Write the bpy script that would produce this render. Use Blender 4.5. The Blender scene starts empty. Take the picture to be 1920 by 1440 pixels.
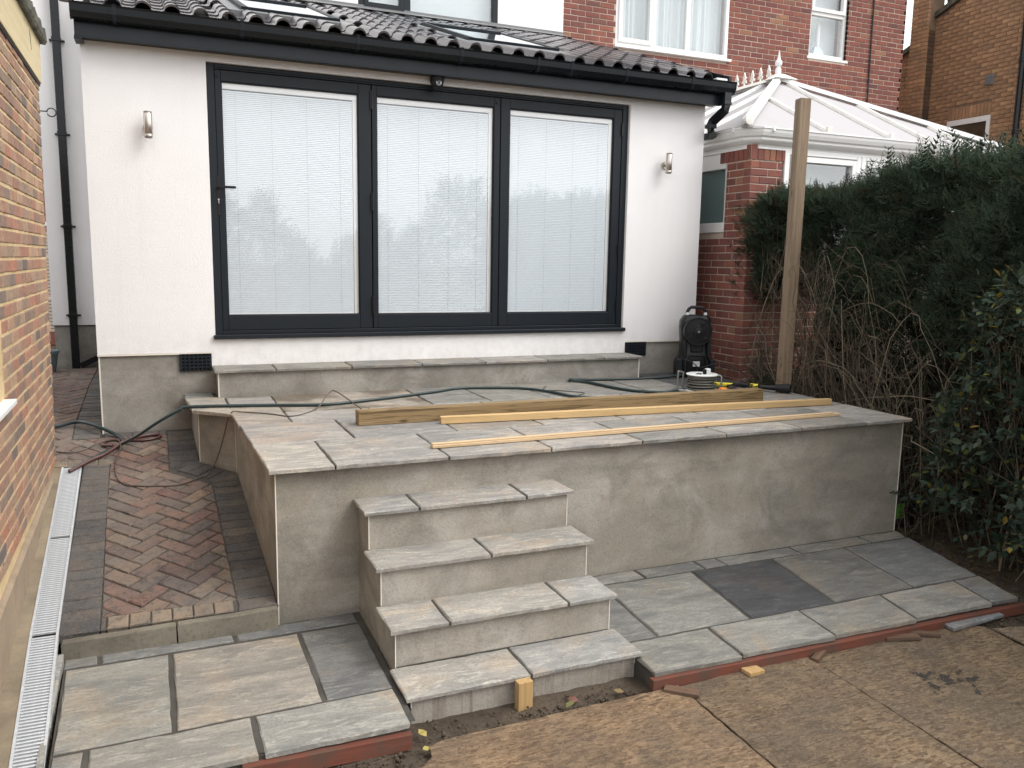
import bpy, math, random
import numpy as np
from mathutils import Matrix, Vector

random.seed(7)
rng = np.random.default_rng(7)
S = bpy.context.scene
COL = S.collection

# ------------------------------------------------------------------ camera
def make_camera():
    yaw, pitch, roll = 0.4067, -0.1469, 0.0165
    f = np.array([math.sin(yaw) * math.cos(pitch), math.cos(yaw) * math.cos(pitch), math.sin(pitch)])
    r = np.array([math.cos(yaw), -math.sin(yaw), 0.0])
    u = np.cross(r, f)
    c, s = math.cos(roll), math.sin(roll)
    r, u = c * r + s * u, -s * r + c * u
    cam = bpy.data.cameras.new('camera')
    cam.sensor_width = 36.0
    cam.lens = 36.0 * 1550.1 / 1920.0
    cam.clip_start = 0.05
    cam.clip_end = 600.0
    o = bpy.data.objects.new('camera', cam)
    COL.objects.link(o)
    m = Matrix(((r[0], u[0], -f[0], 0.4392), (r[1], u[1], -f[1], -7.1613), (r[2], u[2], -f[2], 0.8185), (0, 0, 0, 1)))
    o.matrix_world = m
    S.camera = o
make_camera()

# ------------------------------------------------------------------ sky, sun, exposure
SUN_EL, SUN_AZ = math.radians(48), math.radians(128)      # azimuth clockwise from +Y
w = bpy.data.worlds.new('World')
S.world = w
w.use_nodes = True
wn = w.node_tree
wn.nodes.clear()
sky = wn.nodes.new('ShaderNodeTexSky')
sky.sky_type = 'NISHITA'
sky.sun_disc = False
sky.sun_elevation = SUN_EL
sky.sun_rotation = SUN_AZ
sky.air_density = 1.0
sky.dust_density = 6.0
sky.ozone_density = 1.0
hs = wn.nodes.new('ShaderNodeHueSaturation')
hs.inputs['Saturation'].default_value = 0.10
mx = wn.nodes.new('ShaderNodeMix')
mx.data_type = 'RGBA'
mx.inputs[0].default_value = 0.60
mx.inputs[7].default_value = (8.75, 8.75, 8.85, 1)           # the even cloud sheet
bg = wn.nodes.new('ShaderNodeBackground')
bg.inputs[1].default_value = 0.15
wo = wn.nodes.new('ShaderNodeOutputWorld')
wn.links.new(sky.outputs[0], hs.inputs['Color'])
wn.links.new(hs.outputs[0], mx.inputs[6])
wn.links.new(mx.outputs[2], bg.inputs[0])
wn.links.new(bg.outputs[0], wo.inputs[0])

sun = bpy.data.lights.new('sun', 'SUN')
sun.energy = 1.0
sun.angle = math.radians(32)
sun.color = (1.0, 0.95, 0.88)
so = bpy.data.objects.new('sun', sun)
COL.objects.link(so)
sd = Vector((math.sin(SUN_AZ) * math.cos(SUN_EL), math.cos(SUN_AZ) * math.cos(SUN_EL), math.sin(SUN_EL)))
so.rotation_euler = sd.to_track_quat('Z', 'Y').to_euler()
so.location = sd * 30

S.render.engine = 'CYCLES'
S.view_settings.view_transform = 'Standard'
S.view_settings.look = 'None'
S.view_settings.exposure = 0.74
S.view_settings.gamma = 1.0
S.view_settings.use_curve_mapping = False
S.cycles.use_denoising = True
S.cycles.max_bounces = 10
S.cycles.transparent_max_bounces = 24

# ------------------------------------------------------------------ materials
class NT:
    def __init__(s, name):
        s.m = bpy.data.materials.new(name)
        s.m.use_nodes = True
        s.t = s.m.node_tree
        s.t.nodes.clear()
        s._obj = None
    def n(s, kind, **kw):
        o = s.t.nodes.new('ShaderNode' + kind)
        for k, v in kw.items():
            setattr(o, k, v)
        return o
    def put(s, sock, v):
        if isinstance(v, bpy.types.NodeSocket):
            s.t.links.new(v, sock)
        elif v is not None:
            if isinstance(v, (tuple, list)) and sock.type == 'RGBA' and len(v) == 3:
                v = (*v, 1)
            sock.default_value = v
    def obj(s):
        if s._obj is None:
            s._obj = s.n('TexCoord').outputs['Object']
        return s._obj
    def rand(s):
        a = s.n('ObjectInfo').outputs['Random']
        b = s.n('NewGeometry').outputs['Random Per Island']
        return s.math('FRACT', s.math('ADD', a, b))
    def math(s, op, a, b=None, c=None, clamp=False):
        o = s.n('Math', operation=op, use_clamp=clamp)
        s.put(o.inputs[0], a)
        if b is not None: s.put(o.inputs[1], b)
        if c is not None: s.put(o.inputs[2], c)
        return o.outputs[0]
    def vec(s, v=None, scale=(1, 1, 1), rot=(0, 0, 0), shift=None):
        o = s.n('Mapping')
        s.put(o.inputs[0], v if v is not None else s.obj())
        o.inputs['Scale'].default_value = scale
        o.inputs['Rotation'].default_value = rot
        if shift is not None:
            c = s.n('CombineXYZ')
            for i in range(3): s.put(c.inputs[i], s.math('MULTIPLY', shift, 37.0 + 11 * i))
            s.put(o.inputs['Location'], c.outputs[0])
        return o.outputs[0]
    def noise(s, scale, detail=4, rough=0.55, v=None, dist=0.0):
        o = s.n('TexNoise')
        s.put(o.inputs['Vector'], v if v is not None else s.obj())
        o.inputs['Scale'].default_value = scale
        o.inputs['Detail'].default_value = detail
        o.inputs['Roughness'].default_value = rough
        o.inputs['Distortion'].default_value = dist
        return o.outputs[0]
    def voro(s, scale, v=None, out='Distance', feature='F1', rnd=1.0):
        o = s.n('TexVoronoi', feature=feature)
        s.put(o.inputs['Vector'], v if v is not None else s.obj())
        o.inputs['Scale'].default_value = scale
        o.inputs['Randomness'].default_value = rnd
        return o.outputs[out]
    def ramp(s, f, stops, mode='LINEAR'):
        o = s.n('ValToRGB')
        o.color_ramp.interpolation = mode
        e = o.color_ramp.elements
        while len(e) < len(stops): e.new(0.5)
        for i, (p, c) in enumerate(stops):
            e[i].position = p
            e[i].color = (c, c, c, 1) if isinstance(c, (int, float)) else (*c, 1)
        s.put(o.inputs[0], f)
        return o.outputs[0]
    def step(s, f, lo, hi):
        return s.ramp(f, [(lo, 0.0), (hi, 1.0)])
    def mix(s, f, a, b, blend='MIX'):
        o = s.n('Mix', data_type='RGBA', blend_type=blend)
        s.put(o.inputs[0], f); s.put(o.inputs[6], a); s.put(o.inputs[7], b)
        return o.outputs[2]
    def bump(s, h, strength=0.3, dist=0.01, normal=None):
        o = s.n('Bump')
        o.inputs['Strength'].default_value = strength
        o.inputs['Distance'].default_value = dist
        s.put(o.inputs['Height'], h)
        if normal is not None: s.put(o.inputs['Normal'], normal)
        return o.outputs[0]
    def out(s, color, rough=0.8, metal=0.0, normal=None, spec=0.5, coat=None, sub=None):
        p = s.n('BsdfPrincipled')
        s.put(p.inputs['Base Color'], color)
        s.put(p.inputs['Roughness'], rough)
        s.put(p.inputs['Metallic'], metal)
        p.inputs['Specular IOR Level'].default_value = spec
        if normal is not None: s.put(p.inputs['Normal'], normal)
        if coat: p.inputs['Coat Weight'].default_value = coat
        o = s.n('OutputMaterial')
        s.t.links.new(p.outputs[0], o.inputs[0])
        return s.m

MAT = {}
def flat(name, color, rough=0.5, metal=0.0, bumpy=0.0, spec=0.5, var=0.06):
    t = NT(name)
    n = t.noise(35, 4)
    c = t.mix(t.math('MULTIPLY', n, 1.0), tuple(x * (1 - var) for x in color), tuple(min(1, x * (1 + var)) for x in color))
    r = t.math('ADD', t.math('MULTIPLY', t.noise(9, 3), 0.12), rough - 0.06)
    MAT[name] = t.out(c, r, metal, t.bump(t.noise(160, 2), bumpy, 0.002) if bumpy else None, spec)
    return MAT[name]

def m_render():
    t = NT('white_render')
    big = t.noise(0.9, 4, 0.6)
    drip = t.noise(1.0, 4, 0.6, t.vec(scale=(9, 9, 0.5)))
    c = t.mix(t.step(big, .35, .7), (.81, .80, .802), (.775, .765, .77))
    c = t.mix(t.math('MULTIPLY', t.step(drip, .55, .8), .18), c, (.66, .63, .60))
    c = t.mix(t.math('MULTIPLY', t.step(t.noise(130, 3, .7), .50, .72), .10), c, (.55, .54, .54))
    geo = t.n('SeparateXYZ'); t.put(geo.inputs[0], t.obj())
    low = t.math('SUBTRACT', 1.0, t.math('MULTIPLY', t.math('ADD', geo.outputs[2], .08), 2.6), clamp=True)
    c = t.mix(t.math('MULTIPLY', t.math('MULTIPLY', low, t.step(t.noise(11, 5, .7), .40, .70)), .42), c, (.52, .48, .42))
    h = t.math('ADD', t.noise(260, 3, 0.7), t.math('ADD', t.math('MULTIPLY', t.noise(70, 4, .7), .9), t.math('MULTIPLY', t.noise(9, 3), .8)))
    MAT['render'] = t.out(c, 0.9, 0, t.bump(h, 0.5, 0.004), spec=.2)
m_render()

def m_plaster(name, a, b, damp, warm, streak=0.0):
    t = NT(name)
    n1 = t.noise(1.7, 6, 0.62, dist=0.4)
    n2 = t.noise(5.5, 5, 0.6)
    n3 = t.noise(90, 3, 0.6)
    row = t.noise(1.0, 4, 0.6, t.vec(scale=(1.3, 1.3, 6)))
    n4 = t.noise(2.6, 7, .68, dist=.7)
    c = t.mix(t.step(n1, .40, .60), a, b)
    c = t.mix(t.math('MULTIPLY', t.step(n4, .50, .66), .75), c, damp)
    c = t.mix(t.math('MULTIPLY', t.step(row, .5, .68), .60), c, damp)
    c = t.mix(t.math('MULTIPLY', t.step(n2, .52, .72), .32), c, warm)
    c = t.mix(t.math('MULTIPLY', t.step(t.noise(75, 5, .8), .50, .62), .38), c, tuple(x * .55 for x in a))
    c = t.mix(t.math('MULTIPLY', t.step(t.noise(140, 3, .7), .56, .66), .28), c, tuple(x * 1.45 for x in b))
    pin = t.voro(30, out='Distance')
    c = t.mix(t.math('MULTIPLY', t.ramp(pin, [(.02, 1.0), (.07, 0.0)]), .35), c, tuple(x * 1.5 for x in b))
    if streak:
        dr = t.noise(1.0, 5, 0.7, t.vec(scale=(22, 22, 1.2)))
        c = t.mix(t.math('MULTIPLY', t.step(dr, .5, .68), streak), c, (.13, .095, .07))
    h = t.math('ADD', t.math('MULTIPLY', n3, .5), t.math('MULTIPLY', t.noise(14, 4), 1.0))
    MAT[name] = t.out(c, 0.92, 0, t.bump(t.math('ADD', h, t.math('MULTIPLY', t.noise(75, 5, .8), .8)), 0.6, 0.005), spec=.25)
m_plaster('plaster', (.275, .248, .205), (.375, .348, .305), (.182, .168, .142), (.34, .28, .215))
m_plaster('plaster_grey', (.235, .222, .195), (.33, .315, .285), (.17, .158, .138), (.27, .235, .195))
m_plaster('plaster_splashed', (.27, .24, .20), (.33, .30, .26), (.20, .18, .15), (.30, .25, .20), .6)

def m_slab(name='sandstone', speck=.0, dirt=0.0):
    t = NT(name)
    rnd = t.rand()
    oi = t.n('ObjectInfo').outputs['Color']
    v = t.vec(shift=rnd)
    wav = t.noise(2.4, 5, .6, t.vec(scale=(1, 2.6, 1), rot=(0, 0, .35), shift=rnd), dist=1.2)
    blot = t.noise(2.1, 4, .6, v, dist=.6)
    fine = t.noise(60, 4, .65, v)
    vein = t.noise(3.2, 6, .7, t.vec(scale=(1, 4, 1), rot=(0, 0, .5), shift=rnd), dist=2.2)
    c = t.mix(t.step(wav, .33, .68), t.mix(1.0, oi, (.54, .56, .59), 'MULTIPLY'), t.mix(1.0, oi, (1.08, 1.07, 1.05), 'MULTIPLY'))
    c = t.mix(t.math('MULTIPLY', t.step(vein, .53, .63), .75), c, t.mix(1.0, oi, (1.35, 1.33, 1.28), 'MULTIPLY'))
    c = t.mix(t.math('MULTIPLY', t.step(blot, .53, .68), .50), c, t.mix(1.0, oi, (1.30, 1.02, .76), 'MULTIPLY'))
    c = t.mix(t.math('MULTIPLY', t.step(fine, .50, .64), .50), c, t.mix(1.0, oi, (.58, .565, .55), 'MULTIPLY'))
    c = t.mix(t.math('MULTIPLY', t.step(t.noise(95, 4, .8, v), .55, .66), .42), c, t.mix(1.0, oi, (1.45, 1.42, 1.36), 'MULTIPLY'))
    riv = t.noise(7, 7, .78, t.vec(scale=(1, 3.2, 1), rot=(0, 0, .3), shift=rnd), dist=1.0)
    c = t.mix(t.math('MULTIPLY', t.ramp(riv, [(.44, 0.0), (.485, 1.0), (.53, 0.0)]), .45), c, t.mix(1.0, oi, (.50, .50, .52), 'MULTIPLY'))
    sp = t.voro(19, v)
    mask = t.math('MULTIPLY', t.ramp(sp, [(.05, 1.0), (.10, 0.0)]), t.step(t.noise(1.3, 2, .5, v), .48, .62))
    c = t.mix(t.math('MULTIPLY', mask, .7), c, (.085, .06, .04))
    if speck:
        mk = t.math('MULTIPLY', t.step(t.noise(70, 3, .75), .60, .68), t.step(t.noise(2.2, 3), .45, .62))
        c = t.mix(t.math('MULTIPLY', mk, speck), c, (.04, .036, .03))
    if dirt:
        mk = t.step(t.noise(3.0, 5, .6), .42, .6)
        c = t.mix(t.math('MULTIPLY', mk, dirt), c, t.mix(t.noise(120, 3), (.06, .045, .032), (.16, .13, .095)))
    h = t.math('ADD', t.math('MULTIPLY', vein, 1.2), t.math('ADD', t.math('MULTIPLY', riv, 1.3), t.math('MULTIPLY', fine, .35)))
    MAT[name] = t.out(c, t.math('ADD', .62, t.math('MULTIPLY', blot, .22)), 0, t.bump(h, .75, .008), spec=.35)
m_slab()
m_slab('sandstone_speckled', speck=.85)
m_slab('sandstone_sandy', speck=.6, dirt=.85)

def m_paver(name, stops):
    t = NT(name)
    rnd = t.rand()
    v = t.vec(shift=rnd)
    c = t.ramp(rnd, stops)
    c = t.mix(t.step(t.noise(5.5, 4, .6, v), .4, .7), c, t.mix(1.0, c, (1.5, 1.22, 1.02), 'MULTIPLY'))
    c = t.mix(t.math('MULTIPLY', t.step(t.noise(20, 6, .8, v), .48, .62), .62), c, (.040, .037, .036))
    c = t.mix(t.math('MULTIPLY', t.step(t.noise(1.3, 6, .72), .42, .64), .22 if 'charcoal' in name else .50), c, (.17, .15, .125))
    c = t.mix(t.math('MULTIPLY', t.step(t.noise(90, 4, .8, v), .54, .66), .45), c, (.25, .225, .19))
    MAT[name] = t.out(c, .88, 0, t.bump(t.noise(45, 6, .8, v), .9, .006), spec=.25)
m_paver('paver_red', [(0, (.11, .076, .068)), (.25, (.155, .106, .092)), (.45, (.13, .108, .095)), (.62, (.185, .15, .122)), (.8, (.098, .086, .084)), (1, (.145, .092, .082))])
m_paver('paver_charcoal', [(0, (.055, .056, .06)), (.35, (.078, .078, .08)), (.6, (.10, .097, .094)), (.8, (.064, .065, .069)), (1, (.13, .122, .11))])
m_paver('paver_buff', [(0, (.16, .14, .115)), (.4, (.20, .175, .14)), (.7, (.13, .118, .105)), (1, (.22, .185, .145))])

def m_brick(name, stops, dark, soot=0.0, grain=1.0):
    t = NT(name)
    rnd = t.rand()
    v = t.vec(shift=rnd)
    c = t.ramp(rnd, stops)
    c = t.mix(t.step(t.noise(7, 4, .65, v), .4, .72), c, t.mix(1.0, c, (1.3, 1.2, 1.12), 'MULTIPLY'))
    c = t.mix(t.math('MULTIPLY', t.step(t.noise(50, 5, .8, v), .50, .64), .6 * grain), c, dark)
    c = t.mix(t.math('MULTIPLY', t.step(t.noise(150, 2, .6, v), .55, .7), .25 * grain), c, t.mix(1.0, c, (1.8, 1.7, 1.5), 'MULTIPLY'))
    if soot:
        c = t.mix(t.math('MULTIPLY', t.step(t.noise(.9, 4, .6), .45, .68), soot), c, (.055, .045, .035))
    MAT[name] = t.out(c, .9, 0, t.bump(t.noise(80, 4, .7, v), .5, .003), spec=.2)
m_brick('brick_multi', [(0, (.25, .165, .125)), (.18, (.30, .18, .13)), (.38, (.36, .25, .17)), (.52, (.19, .145, .12)), (.66, (.33, .165, .115)), (.80, (.30, .22, .16)), (.90, (.125, .11, .108)), (1, (.33, .23, .16))], (.10, .08, .07))
m_brick('brick_red', [(0, (.180, .074, .062)), (.3, (.215, .085, .068)), (.55, (.158, .068, .060)), (.75, (.240, .100, .073)), (.92, (.135, .066, .061)), (.97, (.27, .15, .095)), (1, (.19, .078, .062))], (.11, .05, .042), grain=.7)
m_brick('brick_brown', [(0, (.32, .195, .115)), (.35, (.36, .215, .125)), (.6, (.28, .175, .108)), (.85, (.43, .265, .15)), (1, (.32, .20, .12))], (.13, .08, .05), soot=.5, grain=.6)
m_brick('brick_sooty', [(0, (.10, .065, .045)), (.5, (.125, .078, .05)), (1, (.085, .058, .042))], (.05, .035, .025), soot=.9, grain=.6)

def m_mortar(name, a, b):
    t = NT(name)
    c = t.mix(t.step(t.noise(6, 5, .6), .35, .7), a, b)
    MAT[name] = t.out(c, .95, 0, t.bump(t.noise(120, 4, .7), .6, .004), spec=.15)
m_mortar('mortar_yellow', (.50, .375, .205), (.64, .50, .31))
m_mortar('mortar_pale', (.46, .38, .32), (.56, .47, .40))
m_mortar('mortar_brown', (.19, .13, .09), (.25, .175, .12))
m_mortar('joint_dark', (.055, .052, .046), (.088, .082, .072))
m_mortar('kerb_concrete', (.20, .175, .125), (.30, .26, .19))
m_mortar('haunch', (.17, .14, .10), (.27, .22, .155))
def m_kerb():
    t = NT('kerb_weathered')
    c = t.mix(t.step(t.noise(3, 5, .65), .35, .65), (.125, .113, .090), (.205, .185, .148))
    c = t.mix(t.math('MULTIPLY', t.step(t.noise(40, 4, .7), .5, .7), .5), c, (.08, .07, .052))
    MAT['kerb'] = t.out(c, .93, 0, t.bump(t.noise(90, 4, .7), .6, .004), spec=.2)
m_kerb()
def m_plinth():
    t = NT('garage_plinth')
    c = t.mix(t.step(t.noise(2.2, 6, .65), .3, .7), (.235, .18, .13), (.34, .265, .19))
    c = t.mix(t.math('MULTIPLY', t.step(t.noise(4.5, 5, .65, dist=.5), .54, .7), .45), c, (.115, .105, .065))
    c = t.mix(t.math('MULTIPLY', t.step(t.noise(30, 4, .7), .58, .72), .6), c, (.15, .11, .075))
    MAT['garage_plinth'] = t.out(c, .93, 0, t.bump(t.noise(60, 5, .7), .55, .005), spec=.2)
m_plinth()

flat('anthracite', (.012, .016, .021), .42, 0, .10, spec=.25)
flat('anthracite_satin', (.012, .016, .022), .36, 0, .05, spec=.3)
flat('black_plastic', (.009, .009, .010), .36, spec=.35)
flat('black_rough', (.012, .012, .013), .6, 0, .3, spec=.3)
flat('gutter_black', (.007, .009, .011), .28, spec=.35)
flat('white_upvc', (.78, .78, .77), .30, var=.03)
flat('white_blind', (.80, .81, .81), .45, var=.02)
flat('slat_white', (.69, .755, .805), .42, var=.02)
flat('steel_brushed', (.52, .48, .44), .30, .95)
flat('grey_metal', (.30, .30, .30), .38, .8)
flat('white_plastic', (.70, .71, .70), .4)
flat('yellow_plastic', (.75, .62, .03), .4)
flat('orange_plastic', (.80, .27, .04), .45)
flat('grey_cable', (.14, .135, .115), .55)
flat('brown_cable', (.075, .058, .045), .5)
flat('black_cable', (.015, .015, .016), .45)
flat('hose_green', (.014, .030, .030), .38)
flat('hose_red', (.075, .028, .024), .4)
flat('dark_room', (.10, .10, .104), .9)
flat('curtain', (.62, .67, .69), .9)
flat('cream_blind', (.60, .66, .68), .9)
flat('blue_carton', (.16, .42, .72), .5)
flat('label_white', (.55, .56, .55), .6, var=.25)
flat('lime_print', (.12, .42, .04), .5, var=.3)
flat('bitumen', (.030, .027, .024), .8, 0, .4)
flat('bag_black', (.012, .012, .013), .3, 0, .6)
flat('planter_blue', (.12, .17, .19), .5)
flat('bead_white', (.70, .66, .58), .6)
flat('cord_grey', (.42, .45, .47), .6)
flat('lead_grey', (.16, .165, .17), .5)
flat('dim_blind', (.20, .245, .235), .8)
flat('far_cream', (.6, .55, .46), .8)

def m_galv():
    t = NT('galvanised')
    n = t.noise(45, 3)
    c = t.mix(t.step(n, .3, .7), (.56, .59, .62), (.70, .73, .76))
    MAT['galvanised'] = t.out(c, t.math('ADD', .34, t.math('MULTIPLY', t.noise(30), .15)), .45)
m_galv()

def m_wood(name, a, b, ring, dirt=0.0, axis=0, knots=True, rough=.7, fine_=26):
    t = NT(name)
    sc = [fine_, fine_, fine_]
    sc[axis] = .9
    v = t.vec(scale=tuple(sc), shift=t.n('ObjectInfo').outputs['Random'])
    n = t.noise(1.0, 5, .6, v, dist=.8)
    rings = t.math('SINE', t.math('MULTIPLY', n, 34.0))
    fine = t.noise(6.0, 4, .7, v)
    c = t.mix(t.step(n, .3, .7), a, b)
    c = t.mix(t.math('MULTIPLY', t.step(rings, .2, .95), ring), c, tuple(x * .45 for x in a))
    c = t.mix(t.math('MULTIPLY', t.step(fine, .5, .75), .3), c, tuple(x * .65 for x in a))
    if knots:
        s2 = [9, 9, 9]; s2[axis] = 3.0
        k = t.voro(1.0, t.vec(scale=tuple(s2), shift=t.n('ObjectInfo').outputs['Random']))
        c = t.mix(t.ramp(k, [(.05, .85), (.13, 0.0)]), c, tuple(x * .28 for x in a))
    if dirt:
        d = t.noise(5, 5, .7)
        c = t.mix(t.math('MULTIPLY', t.step(d, .45, .7), dirt), c, (.075, .055, .04))
    MAT[name] = t.out(c, rough, 0, t.bump(fine, .3, .003), spec=.3)
m_wood('timber_treated', (.20, .13, .060), (.29, .205, .105), .85)
m_wood('timber_pale', (.50, .33, .15), (.58, .41, .21), .22)
m_wood('timber_lath', (.52, .37, .22), (.60, .45, .28), .2)
m_wood('post_wood', (.205, .150, .102), (.275, .205, .14), .35, axis=2)
m_wood('peg_wood', (.38, .24, .10), (.46, .31, .15), .25, axis=2)
m_wood('batten_red', (.125, .040, .026), (.17, .058, .038), .12, dirt=.95, knots=False, rough=.85)
m_wood('scrap_wood', (.10, .058, .038), (.16, .095, .06), .3, dirt=.95)
m_wood('fascia_cream', (.54, .45, .27), (.62, .53, .34), .14, knots=False, axis=1)

def m_chip():
    t = NT('strand_board')
    c = None
    for i, (ang, sc) in enumerate(((.3, (24, 92, 1)), (1.35, (27, 105, 1)), (-.75, (20, 84, 1)))):
        v = t.vec(scale=sc, rot=(0, 0, ang))
        wob = t.n('VectorMath', operation='ADD')
        t.put(wob.inputs[0], v)
        nn = t.n('TexNoise'); nn.inputs['Scale'].default_value = 5; t.put(nn.inputs['Vector'], t.obj())
        t.put(wob.inputs[1], nn.outputs['Color'])
        col = t.n('SeparateColor'); t.put(col.inputs[0], t.voro(1.0, wob.outputs[0], 'Color'))
        ci = t.ramp(col.outputs[0], [(0, (.11, .072, .044)), (.3, (.20, .135, .082)), (.55, (.255, .172, .104)), (.8, (.34, .24, .150)), (1, (.15, .10, .06))])
        c = ci if c is None else t.mix(t.step(t.noise(9 + 4 * i, 3, .6), .47, .53), c, ci)
    oi = t.n('ObjectInfo').outputs['Color']
    mud = t.noise(2.3, 6, .68, dist=.4)
    c = t.mix(t.math('MULTIPLY', t.step(mud, .38, .64), .66), c, t.mix(t.step(t.noise(48, 5, .75), .3, .7), (.062, .052, .042), (.168, .140, .110)))
    c = t.mix(t.math('MULTIPLY', t.step(t.noise(1.4, 6, .68), .56, .72), .55), c, (.27, .225, .175))
    c = t.mix(t.math('MULTIPLY', t.step(t.noise(80, 5, .8), .50, .62), .45), c, (.075, .055, .038))
    c = t.mix(t.math('MULTIPLY', t.step(t.noise(110, 4, .8), .56, .66), .40), c, (.36, .28, .19))
    c = t.mix(1.0, c, oi, 'MULTIPLY')
    damp = t.noise(1.1, 5, .62, dist=.5)
    c = t.mix(t.math('MULTIPLY', t.step(damp, .50, .64), .5), c, t.mix(1.0, c, (.50, .50, .52), 'MULTIPLY'))
    spl = t.noise(17, 5, .75)
    c = t.mix(t.math('MULTIPLY', t.step(spl, .62, .67), .75), c, (.045, .036, .03))
    h = t.math('ADD', t.math('MULTIPLY', t.noise(70, 5, .8, t.vec(scale=(.5, 1.6, 1), rot=(0, 0, .5))), 1.2), mud)
    MAT['strand_board'] = t.out(c, .9, 0, t.bump(h, .9, .009), spec=.2)
m_chip()
def m_soil():
    t = NT('soil')
    n = t.noise(3.5, 6, .68)
    c = t.mix(t.step(n, .35, .7), (.060, .046, .034), (.125, .098, .072))
    c = t.mix(t.math('MULTIPLY', t.step(t.noise(38, 4, .7), .5, .72), .55), c, (.045, .034, .025))
    c = t.mix(t.math('MULTIPLY', t.step(t.noise(95, 2, .6), .62, .72), .5), c, (.20, .165, .125))
    MAT['soil'] = t.out(c, .95, 0, t.bump(t.noise(42, 6, .75), .9, .014), spec=.2)
m_soil()
def m_tile():
    t = NT('roof_tile_dark')
    rnd = t.rand()
    c = t.mix(rnd, (.062, .057, .062), (.084, .078, .084))
    c = t.mix(t.math('MULTIPLY', t.step(t.noise(6, 4, .6, t.vec(shift=rnd)), .5, .75), .4), c, (.085, .078, .08))
    MAT['roof_tile'] = t.out(c, t.math('ADD', .10, t.math('MULTIPLY', t.noise(25), .16)), 0, None, spec=1.0)
m_tile()
def m_glass(name, tint=(1, 1, 1), boost=1.0, ior=1.5):
    t = NT(name)
    tr = t.n('BsdfTransparent'); tr.inputs[0].default_value = (*tint, 1)
    gl = t.n('BsdfGlossy'); gl.inputs['Roughness'].default_value = 0.0
    gl.inputs[0].default_value = (.97, .99, 1, 1)
    n = t.bump(t.noise(1.6, 2), .02, .02)
    t.put(gl.inputs['Normal'], n)
    geo = t.n('NewGeometry'); dp = t.n('VectorMath', operation='DOT_PRODUCT')
    t.put(dp.inputs[0], geo.outputs['Normal']); t.put(dp.inputs[1], geo.outputs['Incoming'])
    sch = t.math('POWER', t.math('SUBTRACT', 1.0, t.math('ABSOLUTE', dp.outputs['Value'])), 5.0)
    mxs = t.n('MixShader')
    t.put(mxs.inputs[0], t.math('MULTIPLY', t.math('ADD', t.math('MULTIPLY', sch, .96), .04), boost, clamp=True))
    t.t.links.new(tr.outputs[0], mxs.inputs[1]); t.t.links.new(gl.outputs[0], mxs.inputs[2])
    o = t.n('OutputMaterial'); t.t.links.new(mxs.outputs[0], o.inputs[0])
    MAT[name] = t.m
m_glass('door_glass', (1, 1, 1), 3.2)
m_glass('window_glass', (.97, .98, .98), 3.0)
m_glass('side_glass', (.9, .95, .95), 1.0)
m_glass('roof_glass', (.55, .6, .62), 6.0)
def m_poly():
    t = NT('polycarbonate')
    d = t.n('BsdfDiffuse'); tl = t.n('BsdfTranslucent')
    moss = t.step(t.noise(3, 5, .7), .58, .8)
    c = t.mix(t.math('MULTIPLY', moss, .25), (.52, .505, .515), (.40, .375, .31))
    t.put(d.inputs[0], c); t.put(tl.inputs[0], (.42, .41, .41))
    a = t.n('AddShader')
    mxs = t.n('MixShader'); mxs.inputs[0].default_value = .25
    t.t.links.new(d.outputs[0], mxs.inputs[1]); t.t.links.new(tl.outputs[0], mxs.inputs[2])
    o = t.n('OutputMaterial'); t.t.links.new(mxs.outputs[0], o.inputs[0])
    MAT['polycarbonate'] = t.m
m_poly()
def m_weathered_white():
    t = NT('weathered_upvc')
    c = t.mix(t.math('MULTIPLY', t.step(t.noise(8, 5, .7), .5, .72), .45), (.76, .75, .71), (.42, .38, .26))
    MAT['weathered_upvc'] = t.out(c, .5)
m_weathered_white()
def m_leaf(name, stops, rough=.5, spec=.4, trans=.18):
    t = NT(name)
    rnd = t.rand()
    c = t.ramp(rnd, stops)
    c = t.mix(t.math('MULTIPLY', t.step(t.noise(1.6, 4, .6), .4, .68), .5), c, t.mix(1.0, c, (.55, .55, .6), 'MULTIPLY'))
    if name == 'conifer': c = t.mix(t.math('MULTIPLY', t.step(t.noise(2.7, 4, .6), .58, .70), .6), c, (.085, .068, .04))
    p = t.n('BsdfPrincipled'); t.put(p.inputs['Base Color'], c); p.inputs['Roughness'].default_value = rough
    p.inputs['Specular IOR Level'].default_value = spec
    tl = t.n('BsdfTranslucent'); t.put(tl.inputs[0], c)
    mxs = t.n('MixShader'); mxs.inputs[0].default_value = trans
    t.t.links.new(p.outputs[0], mxs.inputs[1]); t.t.links.new(tl.outputs[0], mxs.inputs[2])
    o = t.n('OutputMaterial'); t.t.links.new(mxs.outputs[0], o.inputs[0])
    MAT[name] = t.m
m_leaf('conifer', [(0, (.054, .085, .056)), (.3, (.070, .108, .068)), (.55, (.088, .130, .080)), (.75, (.062, .098, .070)), (.88, (.115, .155, .085)), (.95, (.11, .088, .052)), (1, (.095, .138, .085))], .65, .22, .3)
m_leaf('conifer_dead_shade', [(0, (.030, .022, .015)), (.5, (.045, .034, .022)), (1, (.022, .020, .015))], .8, .15, .1)  # dead fronds, with the dark of the hedge interior put into their colour
m_leaf('evergreen_leaf', [(0, (.030, .050, .034)), (.35, (.042, .068, .044)), (.6, (.036, .060, .044)), (.80, (.060, .086, .052)), (.90, (.078, .105, .052)), (.955, (.13, .155, .035)), (.985, (.24, .20, .03)), (1, (.20, .09, .03))], .5, .32)
m_leaf('fallen_leaf', [(0, (.10, .065, .035)), (.4, (.16, .11, .045)), (.7, (.07, .045, .028)), (1, (.24, .18, .06))], .7, .3)
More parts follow.
